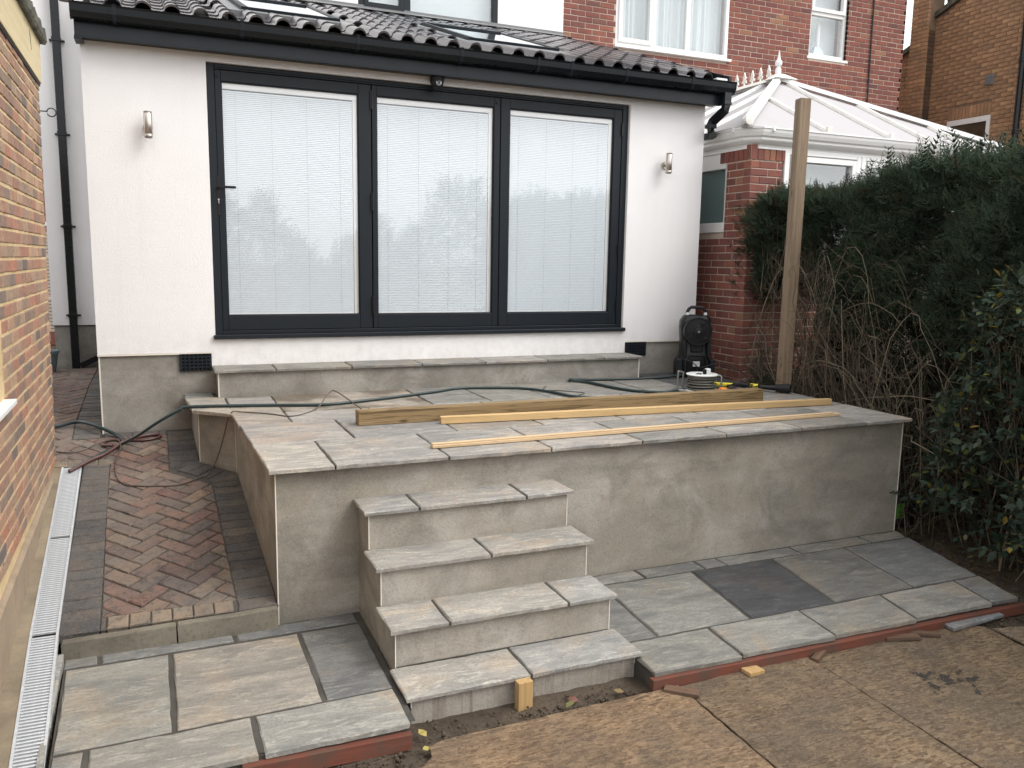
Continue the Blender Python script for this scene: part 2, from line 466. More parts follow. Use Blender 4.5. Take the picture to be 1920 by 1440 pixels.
def m_twig():
    t = NT('twig')
    c = t.ramp(t.rand(), [(0, (.060, .047, .034)), (.5, (.10, .08, .056)), (.85, (.16, .13, .092)), (1, (.28, .235, .17))])
    MAT['twig'] = t.out(c, .8, spec=.25)
m_twig()
def m_felt():
    t = NT('roof_felt')
    c = t.mix(t.step(t.noise(9, 5, .7), .4, .65), (.05, .052, .04), (.16, .145, .11))
    MAT['roof_felt'] = t.out(c, .95, 0, t.bump(t.noise(50, 4, .7), .8, .008))
m_felt()

# ------------------------------------------------------------------ geometry helpers
class MB:
    def __init__(s): s.v, s.f = [], []
    def add(s, vs, fs):
        b = len(s.v); s.v += [tuple(map(float, p)) for p in vs]; s.f += [tuple(i + b for i in f) for f in fs]; return s
    def box(s, x0, x1, y0, y1, z0, z1, fn=None):
        vs = [(x0, y0, z0), (x1, y0, z0), (x1, y1, z0), (x0, y1, z0), (x0, y0, z1), (x1, y0, z1), (x1, y1, z1), (x0, y1, z1)]
        if fn: vs = [fn(*p) for p in vs]
        return s.add(vs, [(0, 3, 2, 1), (4, 5, 6, 7), (0, 1, 5, 4), (1, 2, 6, 5), (2, 3, 7, 6), (3, 0, 4, 7)])
    def cbox(s, x0, x1, y0, y1, z0, z1, c=.004, m=None):
        """box with chamfered edges"""
        vs, fs = cham(x0, x1, y0, y1, z0, z1, c)
        if m is not None: vs = [tuple(m @ Vector(p)) for p in vs]
        return s.add(vs, fs)
    def prism(s, poly, axis, a, b):
        """polygon (2D) extruded along axis from a to b"""
        n = len(poly)
        def p(q, t):
            return {'x': (t, q[0], q[1]), 'y': (q[0], t, q[1]), 'z': (q[0], q[1], t)}[axis]
        vs = [p(q, a) for q in poly] + [p(q, b) for q in poly]
        fs = [tuple(range(n - 1, -1, -1)), tuple(range(n, 2 * n))] + [(i, (i + 1) % n, n + (i + 1) % n, n + i) for i in range(n)]
        return s.add(vs, fs)
    def tube(s, pts, r, n=8, caps=True):
        pts = [Vector(p) for p in pts]
        rs = r if isinstance(r, (list, tuple)) else [r] * len(pts)
        ref = None; rings = []
        for i, p in enumerate(pts):
            t = (pts[min(i + 1, len(pts) - 1)] - pts[max(i - 1, 0)]).normalized()
            if ref is None:
                ref = Vector((0, 0, 1)) if abs(t.z) < .9 else Vector((1, 0, 0))
            u = (ref - t * ref.dot(t))
            if u.length < 1e-5: u = t.orthogonal()
            u.normalize(); v = t.cross(u); ref = u
            rings.append([tuple(p + (u * math.cos(a) + v * math.sin(a)) * rs[i]) for a in [2 * math.pi * k / n + math.pi / n for k in range(n)]])
        vs = [q for ring in rings for q in ring]
        fs = []
        for i in range(len(pts) - 1):
            for k in range(n):
                k2 = (k + 1) % n
                fs.append((i * n + k, i * n + k2, (i + 1) * n + k2, (i + 1) * n + k))
        if caps:
            fs.append(tuple(range(n - 1, -1, -1))); b = (len(pts) - 1) * n; fs.append(tuple(range(b, b + n)))
        return s.add(vs, fs)
    def lathe(s, prof, c=(0, 0, 0), axis='z', n=24):
        """profile [(r, h)] revolved about an axis through c"""
        vs, fs = [], []
        for r, h in prof:
            for k in range(n):
                a = 2 * math.pi * k / n
                x, y = r * math.cos(a), r * math.sin(a)
                q = {'z': (x, y, h), 'y': (x, h, -y), 'x': (h, x, y)}[axis]
                vs.append((q[0] + c[0], q[1] + c[1], q[2] + c[2]))
        for i in range(len(prof) - 1):
            for k in range(n):
                k2 = (k + 1) % n
                fs.append((i * n + k, i * n + k2, (i + 1) * n + k2, (i + 1) * n + k))
        fs.append(tuple(range(n - 1, -1, -1))); b = (len(prof) - 1) * n; fs.append(tuple(range(b, b + n)))
        return s.add(vs, fs)
    def xf(s, m):
        s.v = [tuple(m @ Vector(p)) for p in s.v]; return s
    def mesh(s, name, mat, smooth=False):
        me = bpy.data.meshes.new(name)
        me.from_pydata(s.v, [], s.f)
        me.materials.append(MAT[mat] if isinstance(mat, str) else mat)
        if smooth: 
            me.polygons.foreach_set('use_smooth', [True] * len(me.polygons))
            try: me.set_sharp_from_angle(angle=math.radians(40))
            except Exception: pass
        me.update()
        return me

def cham(x0, x1, y0, y1, z0, z1, c):
    X, Y, Z = (x0, x1), (y0, y1), (z0, z1)
    sg = (1, -1)
    idx, vs = {}, []
    for i in (0, 1):
        for j in (0, 1):
            for k in (0, 1):
                for a in (0, 1, 2):     # a: the axis the vertex's face belongs to (not inset)
                    p = [X[i] + sg[i] * c, Y[j] + sg[j] * c, Z[k] + sg[k] * c]
                    p[a] = (X[i], Y[j], Z[k])[a]
                    idx[i, j, k, a] = len(vs); vs.append(tuple(p))
    fs = []
    I = idx
    for i in (0, 1):
        q = [I[i, 0, 0, 0], I[i, 1, 0, 0], I[i, 1, 1, 0], I[i, 0, 1, 0]]; fs.append(tuple(q if i else q[::-1]))
        q = [I[0, i, 0, 1], I[0, i, 1, 1], I[1, i, 1, 1], I[1, i, 0, 1]]; fs.append(tuple(q if i else q[::-1]))
        q = [I[0, 0, i, 2], I[1, 0, i, 2], I[1, 1, i, 2], I[0, 1, i, 2]]; fs.append(tuple(q if i else q[::-1]))
    for a in (0, 1):
        for b in (0, 1):
            q = [I[a, b, 0, 0], I[a, b, 1, 0], I[a, b, 1, 1], I[a, b, 0, 1]]; fs.append(tuple(q if a != b else q[::-1]))
            q = [I[a, 0, b, 0], I[a, 0, b, 2], I[a, 1, b, 2], I[a, 1, b, 0]]; fs.append(tuple(q if a != b else q[::-1]))
            q = [I[0, a, b, 1], I[1, a, b, 1], I[1, a, b, 2], I[0, a, b, 2]]; fs.append(tuple(q if a != b else q[::-1]))
    for i in (0, 1):
        for j in (0, 1):
            for k in (0, 1):
                q = [I[i, j, k, 0], I[i, j, k, 1], I[i, j, k, 2]]; fs.append(tuple(q if (i + j + k) % 2 else q[::-1]))
    return vs, fs

def link(name, me, parent=None, loc=None, color=None, kind=None, label=None, rot=None):
    o = bpy.data.objects.new(name, me)
    COL.objects.link(o)
    if loc is not None: o.location = loc
    if rot is not None: o.rotation_euler = rot
    if parent is not None: attach(o, parent)
    if color is not None: o.color = (*color, 1)
    if kind: o['kind'] = kind
    if label: o['label'] = label
    return o
WORLD = {}
def attach(o, p):
    o.parent = p
    o.matrix_parent_inverse = WORLD.get(p.name, Matrix.Identity(4)).inverted()
def thing(name, label, cat, loc, group=None):
    o = bpy.data.objects.new(name, None)
    COL.objects.link(o)
    o.location = loc
    o.empty_display_size = .1
    WORLD[o.name] = Matrix.Translation(loc)
    o['label'] = label; o['category'] = cat
    if group: o['group'] = group
    return o
def tag(o, label, cat, group=None):
    o['label'] = label; o['category'] = cat
    if group: o['group'] = group
    return o
def part(name, mb, mat, parent, smooth=False, **kw):
    return link(name, mb.mesh(name, mat, smooth), parent, **kw)
def structure(name, mb, mat, smooth=False):
    o = link(name, mb.mesh(name, mat, smooth)); o['kind'] = 'structure'; return o
def np_mesh(name, V, F, mat, smooth=False):
    """V (n,3) array, F (m,k) int array, all faces the same size"""
    me = bpy.data.meshes.new(name)
    V = np.asarray(V, np.float32); F = np.asarray(F, np.int32)
    k = F.shape[1]
    me.vertices.add(len(V)); me.vertices.foreach_set('co', V.ravel())
    me.loops.add(F.size); me.loops.foreach_set('vertex_index', F.ravel())
    me.polygons.add(len(F)); me.polygons.foreach_set('loop_start', np.arange(0, F.size, k, dtype=np.int32))
    if smooth: me.polygons.foreach_set('use_smooth', np.ones(len(F), bool))
    me.materials.append(MAT[mat])
    me.update(calc_edges=True)
    return me
def clip(poly, conv):
    """clip a polygon by a convex counter-clockwise polygon"""
    out = list(poly)
    for i in range(len(conv)):
        a, b = conv[i], conv[(i + 1) % len(conv)]
        inp, out = out, []
        if not inp: break
        sd = lambda p: (b[0] - a[0]) * (p[1] - a[1]) - (b[1] - a[1]) * (p[0] - a[0])
        for j in range(len(inp)):
            p, q = inp[j - 1], inp[j]
            sp, sq = sd(p), sd(q)
            if (sp >= 0) != (sq >= 0):
                t = sp / (sp - sq); out.append((p[0] + (q[0] - p[0]) * t, p[1] + (q[1] - p[1]) * t))
            if sq >= 0: out.append(q)
    res = []
    for p in out:
        if not res or (abs(p[0] - res[-1][0]) + abs(p[1] - res[-1][1])) > 1e-4: res.append(p)
    if len(res) > 1 and abs(res[0][0] - res[-1][0]) + abs(res[0][1] - res[-1][1]) < 1e-4: res.pop()
    return res
def area(p):
    return .5 * sum(p[i - 1][0] * p[i][1] - p[i][0] * p[i - 1][1] for i in range(len(p)))
def slab_mb(poly, z, th, cut=.006, rough=.0035, seg=.07, fn=None, jig=True):
    """a stone with hand-dressed edges: polygon (ccw), top at z (or fn(x,y)), thickness th"""
    pts = []
    n = len(poly)
    for i in range(n):
        a, b = poly[i], poly[(i + 1) % n]
        L = math.hypot(b[0] - a[0], b[1] - a[1]); k = max(1, int(L / seg))
        nx, ny = (b[1] - a[1]) / max(L, 1e-6), -(b[0] - a[0]) / max(L, 1e-6)
        for j in range(k):
            t = j / k
            e = random.uniform(-rough, rough * .4) if jig else 0
            if j == 0: e = 0
            pts.append((a[0] + (b[0] - a[0]) * t + nx * e, a[1] + (b[1] - a[1]) * t + ny * e))
    cx = sum(p[0] for p in pts) / len(pts); cy = sum(p[1] for p in pts) / len(pts)
    zf = fn or (lambda x, y: z)
    m = len(pts)
    def inset(p, d):
        dx, dy = cx - p[0], cy - p[1]; L = math.hypot(dx, dy) or 1
        return p[0] + dx / L * d, p[1] + dy / L * d
    top, mid, low = [], [], []
    for p in pts:
        q = inset(p, cut * random.uniform(.6, 1.6))
        top.append((q[0], q[1], zf(*q) + (random.uniform(-.0012, .0006) if jig else 0)))
        mid.append((p[0], p[1], zf(*p) - cut * random.uniform(.6, 1.3)))
        q = inset(p, random.uniform(-.001, .005) if jig else 0)
        low.append((q[0], q[1], zf(*q) - th * random.uniform(.93, 1.0)))
    vs = top + mid + low
    fs = [tuple(range(m))]
    for i in range(m):
        j = (i + 1) % m
        fs.append((m + i, m + j, j, i)); fs.append((2 * m + i, 2 * m + j, m + j, m + i))
    fs.append(tuple(range(3 * m - 1, 2 * m - 1, -1)))
    mb = MB(); mb.add(vs, fs); return mb
def rect(x0, x1, y0, y1):
    return [(x0, y0), (x1, y0), (x1, y1), (x0, y1)]
def frame_mb(mb, x0, x1, z0, z1, y0, y1, w, wb=None, wt=None):
    """rectangular frame in an XZ plane, members butted end to end"""
    wb = w if wb is None else wb; wt = w if wt is None else wt
    mb.cbox(x0, x0 + w, y0, y1, z0, z1, .003); mb.cbox(x1 - w, x1, y0, y1, z0, z1, .003)
    mb.cbox(x0 + w, x1 - w, y0 + .0005, y1, z0, z0 + wb, .003); mb.cbox(x0 + w, x1 - w, y0 + .0005, y1, z1 - wt, z1, .003)
    return mb
CAMP = Vector((0.4392, -7.1613, 0.8185))
def lay_bricks(root, name, mat, cells, size, axis, limit=300, proud=.008, center=None, skew=None):
    """cells: list of (centre, half-length) on a wall whose outward face normal is axis ('-y' or '-x' or '+x');
    the nearest ones become parts, the others one stuff part"""
    L, D, H = size
    protos = {}
    def proto(hl, k):
        key = (round(hl, 3), k)
        if key in protos: return protos[key]
        r2 = random.Random(hash(key) & 0xffff)
        d = D; c = .004
        j = lambda: r2.uniform(-.0022, .0022)
        a, h = hl, H / 2
        vs = [(-a + c + j(), -proud, -h + c + j()), (a - c + j(), -proud, -h + c + j()), (a - c + j(), -proud, h - c + j()), (-a + c + j(), -proud, h - c + j()),
              (-a, -proud + c, -h), (a, -proud + c, -h), (a, -proud + c, h), (-a, -proud + c, h),
              (-a, d, -h), (a, d, -h), (a, d, h), (-a, d, h)]
        fs = [(0, 1, 2, 3), (4, 5, 1, 0), (5, 6, 2, 1), (6, 7, 3, 2), (7, 4, 0, 3), (8, 9, 5, 4), (9, 10, 6, 5), (10, 11, 7, 6), (11, 8, 4, 7)]
        ang = {'-y': 0, '+x': math.pi / 2, '-x': -math.pi / 2}[axis]
        R = Matrix.Rotation(ang, 4, 'Z')
        vs = [tuple(R @ Vector(p)) for p in vs]
        me = bpy.data.meshes.new(name); me.from_pydata(vs, [], fs); me.materials.append(MAT[mat]); me.update()
        protos[key] = (me, vs, fs); return protos[key]
    cells = sorted(cells, key=lambda q: (Vector(q[0]) - (center or CAMP)).length)
    mb = MB()
    for i, (c, hl) in enumerate(cells):
        me, vs, fs = proto(hl, random.randrange(3))
        dd = random.uniform(-.0025, .0025)
        off = {'-y': (0, dd, 0), '+x': (dd, 0, 0), '-x': (dd, 0, 0)}[axis]
        p = (c[0] + off[0], c[1] + off[1], c[2])
        if i < limit: link(name, me, root, loc=p)
        else: mb.add([(v[0] + p[0], v[1] + p[1], v[2] + p[2]) for v in vs], fs)
    if mb.v: part(name, mb, mat, root, kind='stuff')
def courses(u0, u1, z0, z1, L=.225, H=.075, holes=(), joint=.010, seed=0, shift=0.0):
    """running-bond cells over a rectangle: yields (u_centre, z_centre, half_length)"""
    out = []
    r = random.Random(seed)
    k = 0; z = z0
    while z + H <= z1 + .02:
        u = u0 - (L / 2 if k % 2 else 0) + shift
        while u < u1:
            segs = [(max(u, u0), min(u + L - joint, u1))]
            for (a, b, c, d) in holes:
                if z + H > c + .012 and z < d - .012:
                    ns = []
                    for s0, s1 in segs:
                        if s1 <= a or s0 >= b: ns.append((s0, s1))
                        else:
                            if s0 < a: ns.append((s0, a))
                            if s1 > b: ns.append((b, s1))
                    segs = ns
            for s0, s1 in segs:
                if s1 - s0 > .025: out.append(((s0 + s1) / 2, z + (H - joint) / 2, round((s1 - s0) / 2, 2) if False else (s1 - s0) / 2))
            u += L
        z += H; k += 1
    return out

# ------------------------------------------------------------------ ground
def path_z(x, y):
    if y < .2: return -.5745 + .173 * y
    return min(-.54 + .05 * (y - .2), -.455)
ZP, ZB, ZT = -1.16, -1.265, -.286
def soil_z(x, y):
    z = ZB
    if x > 5.35:                                       # bank beside the terrace
        k = min(1, max(0, (x - 5.35) / .35))
        t = min(1, max(0, (y + 2.75) / 1.5)); t = t * t * (3 - 2 * t)
        z = ZB + k * (t * .88 + .03)
        z += k * min(.10, max(0, (x - 5.8) * .12))
    return z
def build_ground():
    # one sheet to the horizon: a fine patch near the camera, and a ring round it, 1 cm lower at the seam
    xs = np.arange(-.1, 8.01, .055); ys = np.arange(-5.6, .6, .055)
    X, Y = np.meshgrid(xs, ys)
    from mathutils import noise as mn
    Z = np.zeros_like(X)
    for i in range(X.shape[0]):
        for j in range(X.shape[1]):
            x, y = X[i, j], Y[i, j]
            b = mn.fractal(Vector((x * 2.2, y * 2.2, 3.1)), 1.0, 2.0, 5) * .020
            c = max(0, mn.noise(Vector((x * 13, y * 13, 7.7)))) * .020
            edge = min(1, min(x + .1, 8 - x, y + 5.6, .545 - y) / .3) if True else 1
            e = max(0, edge)
            Z[i, j] = soil_z(x, y) * 1 + (b + c - .012) * e
            if x < 1.4 and y > -3.95: Z[i, j] = min(Z[i, j], -1.27)
    n, m = X.shape
    V = np.stack([X.ravel(), Y.ravel(), Z.ravel()], 1)
    I = np.arange(n * m).reshape(n, m)
    F = np.stack([I[:-1, :-1].ravel(), I[:-1, 1:].ravel(), I[1:, 1:].ravel(), I[1:, :-1].ravel()], 1)
    me = np_mesh('ground', V, F, 'soil', True)
    o = link('ground', me); o['kind'] = 'structure'
    mb = MB()
    mb.add([(-300, -300, -1.32), (300, -300, -1.32), (300, 300, -1.32), (-300, 300, -1.32)], [(0, 1, 2, 3)])
    structure('ground', mb, 'soil')
build_ground()

# ------------------------------------------------------------------ raised terrace
BUFF = [(.375, .345, .30), (.335, .318, .29), (.40, .37, .325), (.315, .303, .283), (.365, .325, .275), (.385, .36, .33)]
GREY = [(.232, .226, .208), (.258, .250, .228), (.208, .205, .192), (.275, .262, .230)]
def stone_color(pal): 
    c = random.choice(pal); k = random.uniform(.93, 1.07); return tuple(x * k for x in c)

def build_terrace():
    t = thing('raised_terrace', 'raised rendered terrace paved with grey sandstone slabs in front of the glazed doors', 'terrace', (3.2, -1.4, -1.2))
    # outline of the walls (front, chamfered left corner), 30 mm inside the stone edge
    P = [(.982, -2.7236), (5.548, -2.7236), (5.548, -.002), (.665, -.002), (.690, -.705), (.930, -.945)]
    n = len(P); mb = MB()
    for i in range(n):
        a, b = P[i], P[(i + 1) % n]
        k = 1
        mb.add([(a[0], a[1], -1.3), (b[0], b[1], -1.3), (b[0], b[1], -.312), (a[0], a[1], -.312)], [(0, 1, 2, 3)])
    mb.add([(x, y, -.312) for x, y in P], [tuple(range(n))])
    part('retaining_wall', mb, 'plaster', t)
    for (x, y) in (P[0], P[1], P[4], P[5]):
        b = MB(); b.box(x - .003, x + .003, y - .0035, y + .003, -1.18, -.313); part('edge_bead', b, 'bead_white', t)
    # mortar bed under the joints
    b = MB()
    O = [(.955, -2.768), (5.556, -2.77), (5.556, -.01), (.63, -.01), (.655, -.81), (.905, -1.05)]
    b.add([(x, y, ZT - .008) for x, y in O] + [(x, y, -.311) for x, y in O], [tuple(range(6))] + [(i + 6, (i + 1) % 6 + 6, (i + 1) % 6, i) for i in range(6)])
    part('mortar_bed', b, 'joint_dark', t)
    g = .011
    rows = []
    def left(y): return .905 + (.944 - .905) * (y + 1.05) / (-2.78 + 1.05)
    # rows: (y0, y1, joints)
    R = [(-2.781, -2.118, [None, 1.30, 1.95, 2.60, 3.24, 3.89, 4.53, 5.13, 5.575]),
         (-2.118, -1.483, [None, 1.55, 2.23, 2.86, 3.50, 4.15, 4.80, 5.572]),
         (-1.483, -1.10, [1.262, 1.88, 2.78, 3.42, 4.05, 4.68, 5.571])]
    spec = {}
    for ri, (y0, y1, J) in enumerate(R):
        for k in range(len(J) - 1):
            if J[k] is None: poly = [(left(y0), y0 + (g / 2 if ri else 0)), (J[k + 1] - g, y0 + (g / 2 if ri else 0)), (J[k + 1] - g, y1 - g / 2), (left(y1), y1 - g / 2)]
            else: poly = rect(J[k], J[k + 1] - (g if k < len(J) - 2 else 0), y0 + (g / 2 if ri else 0), y1 - g / 2)
            pal = BUFF if J[k] is None or J[k] < 2.3 else [BUFF[1], BUFF[3], GREY[1], GREY[3], BUFF[5]]
            add_slab(t, poly, ZT, pal)
    J = [1.262, 2.39, 2.88, 3.40, 4.39, 4.84, 5.57]
    for k in range(len(J) - 1):
        yb = -.31 if J[k] < 4.7 else -.012
        pal = (GREY if k < 5 else [(.10, .10, .10)]) if k else [BUFF[4]]
        add_slab(t, rect(J[k], J[k + 1] - g, -1.10 + g / 2, yb), ZT, pal, 'sandstone_sandy' if k == 0 else 'sandstone')
    # left end: the stones by the chamfer
    add_slab(t, [(.615, -.012 - .25), (.9, -.012 - .25), (.905, -.80), (.644, -.81)], ZT, [BUFF[0]])
    add_slab(t, [(.612, -.24), (.612, -.012), (.83, -.012), (.83, -.24)][::-1] if False else [(.613, -.25), (.83, -.25), (.83, -.012), (.612, -.012)], ZT, [GREY[0]])
    add_slab(t, [(.912, -.262), (.912, -.80), (1.252, -.80), (1.252, -.345), (.84, -.345)][::-1] if False else [(.914, -.80), (1.252, -.80), (1.252, -.35), (.914, -.35)], ZT, [BUFF[5]])
    add_slab(t, [(.646, -.818), (.896, -1.056), (.907, -1.48), (1.252, -1.478), (1.252, -.811), (.70, -.811)], ZT, [BUFF[4]])
def add_slab(root, poly, z, pal, mat='sandstone', th=.026, name='paving_slab', fn=None, col=None):
    if area(poly) < 0: poly = poly[::-1]
    dz = random.uniform(-.0018, .0018)
    f2 = (lambda x, y: fn(x, y) + dz) if fn else None
    mb = slab_mb(poly, z + dz, th, fn=f2)
    return part(name, mb, mat, root, color=col or stone_color(pal))
build_terrace()

def build_steps():
    t = thing('garden_steps', 'four rendered steps with sandstone treads rising to the terrace', 'steps', (2.0, -3.3, -1.25))
    sy = [-3.0035, -3.2569, -3.5305, -3.7977]; sz = [-.4976, -.716, -.9293, -1.1324]
    yw = -2.7236
    xl, xr = 1.397, 2.638
    joints = [[1.70, 2.335], [2.02], [1.695, 2.347], [2.016]]
    mats = ['plaster', 'plaster', 'plaster', 'plaster_splashed']
    for i in range(4):
        yf = sy[i] + .028
        mb = MB()
        x0, x1 = xl + .03, xr - .032
        z0 = -1.31; z1 = sz[i] - .024
        yb = yw + .001 if i == 0 else sy[i - 1] + .028
        mb.add([(x0, yf, z0), (x1, yf, z0), (x1, yf, z1), (x0, yf, z1)], [(0, 1, 2, 3)])
        mb.add([(x0, yb, z0), (x0, yf, z0), (x0, yf, z1), (x0, yb, z1)], [(0, 1, 2, 3)])
        mb.add([(x1, yf, z0), (x1, yb, z0), (x1, yb, z1), (x1, yf, z1)], [(0, 1, 2, 3)])
        mb.add([(x0, yf, z1), (x1, yf, z1), (x1, yb, z1), (x0, yb, z1)], [(0, 1, 2, 3)])
        part('riser', mb, mats[i], t)
        for xb in (x0, x1):
            b = MB(); b.box(xb - .0022, xb + .0022, yf - .0022, yf + .0022, (sz[i + 1] if i < 3 else -1.2) + .001, z1 - .001); part('edge_bead', b, 'bead_white', t)
        J = [xl] + joints[i] + [xr]
        for k in range(len(J) - 1):
            a = J[k] + (.006 if k else 0); bb = J[k + 1] - (.006 if k < len(J) - 2 else 0)
            add_slab(t, rect(a, bb, sy[i], yb - .003), sz[i], [(.365, .352, .325), (.38, .36, .322), (.35, .342, .32)], 'sandstone_speckled' if i == 3 else 'sandstone', name='tread', th=.024)
        m = MB()
        for j in joints[i]: m.box(j - .0055, j + .0055, sy[i] + .006, yb - .004, sz[i] - .022, sz[i] - .005)
        part('mortar_joint', m, 'joint_dark', t)
        m = MB(); m.box(xl + .034, xr - .036, yb - .006, yb - .0015, sz[i] - .02, sz[i] + .004); part('mortar_fillet', m, 'joint_dark' if i == 3 else 'plaster', t)
build_steps()

def build_threshold():
    t = thing('door_step', 'long low rendered step under the glazed doors with a row of stone slabs', 'step', (2.8, -.15, -.28))
    x0, x1, yf, z = .835, 4.757, -.3442, -.066
    mb = MB(); mb.box(x0 + .03, x1 - .03, yf + .03, -.003, ZT - .03, z - .0235)
    part('riser', mb, 'plaster_grey', t)
    for x in (x0 + .03, x1 - .03):
        b = MB(); b.box(x - .004, x + .004, yf + .026, yf + .034, ZT + .002, z - .025); part('edge_bead', b, 'bead_white', t)
    J = [x0, 1.305, 1.92, 2.53, 3.12, 3.73, 4.33, x1]
    for k in range(len(J) - 1):
        add_slab(t, rect(J[k] + (.005 if k else 0), J[k + 1] - (.005 if k < 6 else 0), yf, -.006), z, [BUFF[1], BUFF[3], GREY[1], GREY[3]], name='slab', th=.023)
    m = MB()
    for j in J[1:-1]: m.box(j - .0045, j + .0045, yf + .006, -.006, z - .022, z - .006)
    part('mortar_joint', m, 'joint_dark', t)
build_threshold()

# ------------------------------------------------------------------ lower patio (two wings) and its edging
def build_patio():
    root = bpy.data.objects.new('patio', None); COL.objects.link(root); root['kind'] = 'structure'
    m = MB()
    m.add([(-.02, -3.93, ZP - .007), (1.40, -3.93, ZP - .007), (1.425, -2.726, ZP - .007), (-.05, -2.76, ZP - .007)], [(0, 1, 2, 3)])
    m.add([(2.60, -3.935, ZP - .007), (5.20, -3.96, ZP - .007), (5.56, -2.726, ZP - .007), (2.60, -2.726, ZP - .007)], [(0, 1, 2, 3)])
    part('mortar_bed', m, 'joint_dark', root)
    m = MB()
    m.box(-.01, 1.372, -3.936, -2.75, -1.33, ZP - .012); m.box(2.612, 5.17, -3.941, -2.73, -1.33, ZP - .0121)
    part('concrete_base', m, 'joint_dark', root)
    g = .017
    def S(poly, col, mat='sandstone'): add_slab(root, poly, ZP, None, mat, th=.028, col=col)
    # left wing
    S([(-.048, -2.880), (.098, -2.880), (.092, -2.785), (-.05, -2.785)], (.235, .225, .205), 'sandstone_speckled')
    S([(.122, -2.880), (.735, -2.868), (.730, -2.762), (.112, -2.782)], (.225, .225, .215), 'sandstone_speckled')
    S([(.757, -2.868), (1.385, -2.858), (1.385, -2.738), (.752, -2.76)], (.205, .208, .205), 'sandstone_speckled')
    S([(-.018, -3.645), (.421, -3.64), (.418, -2.905), (-.035, -2.905)], (.295, .285, .252))
    S([(.445, -3.638), (1.052, -3.626), (1.052, -2.898), (.440, -2.903)], (.32, .293, .25))
    S([(1.074, -3.624), (1.378, -3.620), (1.386, -2.885), (1.074, -2.895)], (.192, .190, .182))
    S([(-.015, -3.955), (.090, -3.953), (.090, -3.665), (-.017, -3.668)], (.27, .265, .245), 'sandstone_speckled')
    S([(.114, -3.955), (.740, -3.95), (.737, -3.652), (.114, -3.665)], (.30, .285, .25))
    S([(.765, -3.95), (1.372, -3.948), (1.376, -3.638), (.761, -3.652)], (.31, .302, .272), 'sandstone_speckled')
    # right wing: thin row, big row, front row
    T = [2.62, 3.232, 3.695, 3.873, 4.512, 5.165, 5.56]
    for k in range(6):
        a, b = T[k], T[k + 1]
        S([(a + g / 2, -2.878), (b - g / 2 - (.06 if k == 5 else 0), -2.878), (b - g / 2, -2.748), (a + g / 2, -2.748)], stone_color(GREY), 'sandstone_speckled' if k < 2 else 'sandstone')
    Bt = [2.62, 2.905, 3.575, 4.235, 4.878, 5.508]; Bb = [2.62, 2.845, 3.465, 4.088, 4.735, 5.305]
    cols = [(.20, .196, .184), (.238, .234, .212), (.076, .077, .080), (.186, .180, .162), (.196, .197, .190)]
    for k in range(5):
        S([(Bb[k] + g / 2, -3.613), (Bb[k + 1] - (g / 2 if k < 4 else 0), -3.613), (Bt[k + 1] - (g / 2 if k < 4 else 0), -2.896), (Bt[k] + g / 2, -2.896)], cols[k])
    Ft = [2.62, 3.165, 3.802, 4.440, 5.073, 5.30]; Fb = [2.60, 3.135, 3.760, 4.362, 4.985, 5.205]
    cols = [(.258, .250, .220), (.282, .274, .245), (.258, .252, .224), (.288, .278, .25), (.216, .216, .206)]
    for k in range(5):
        S([(Fb[k] + g / 2, -3.955), (Fb[k + 1] - (g / 2 if k < 4 else 0), -3.97), (Ft[k + 1] - (g / 2 if k < 4 else 0), -3.632), (Ft[k] + g / 2, -3.632)], cols[k], 'sandstone_speckled' if k == 2 else 'sandstone')
    # upstand strips standing between drain and slabs
    for (y0, y1) in ((-3.40, -2.80), (-4.02, -3.43)):
        add_slab(root, [(-.075, y0), (-.05, y0), (-.052, y1), (-.082, y1)], -1.10, None, 'sandstone', th=.06, col=(.36, .35, .32), name='edging_strip', fn=lambda x, y: -1.118 + .085 * (y + 2.8))
build_patio()

def build_battens():
    a = MB(); a.cbox(0, .70, -.02, .02, -.075, -.002, .002)
    o = link('batten', a.mesh('batten', 'batten_red'), loc=(.675, -3.957, ZP - .026), rot=(0, .02, math.radians(.4)))
    tag(o, 'red stained timber batten along the left patio edge, short one', 'batten', 'red battens along the patio edge')
    a = MB(); a.cbox(0, 2.66, -.02, .02, -.062, -.002, .002)
    o = link('batten', a.mesh('batten', 'batten_red'), loc=(2.585, -3.962, ZP - .027), rot=(0, .004, math.radians(-.35)))
    tag(o, 'long red stained timber batten along the right patio edge', 'batten', 'red battens along the patio edge')
build_battens()

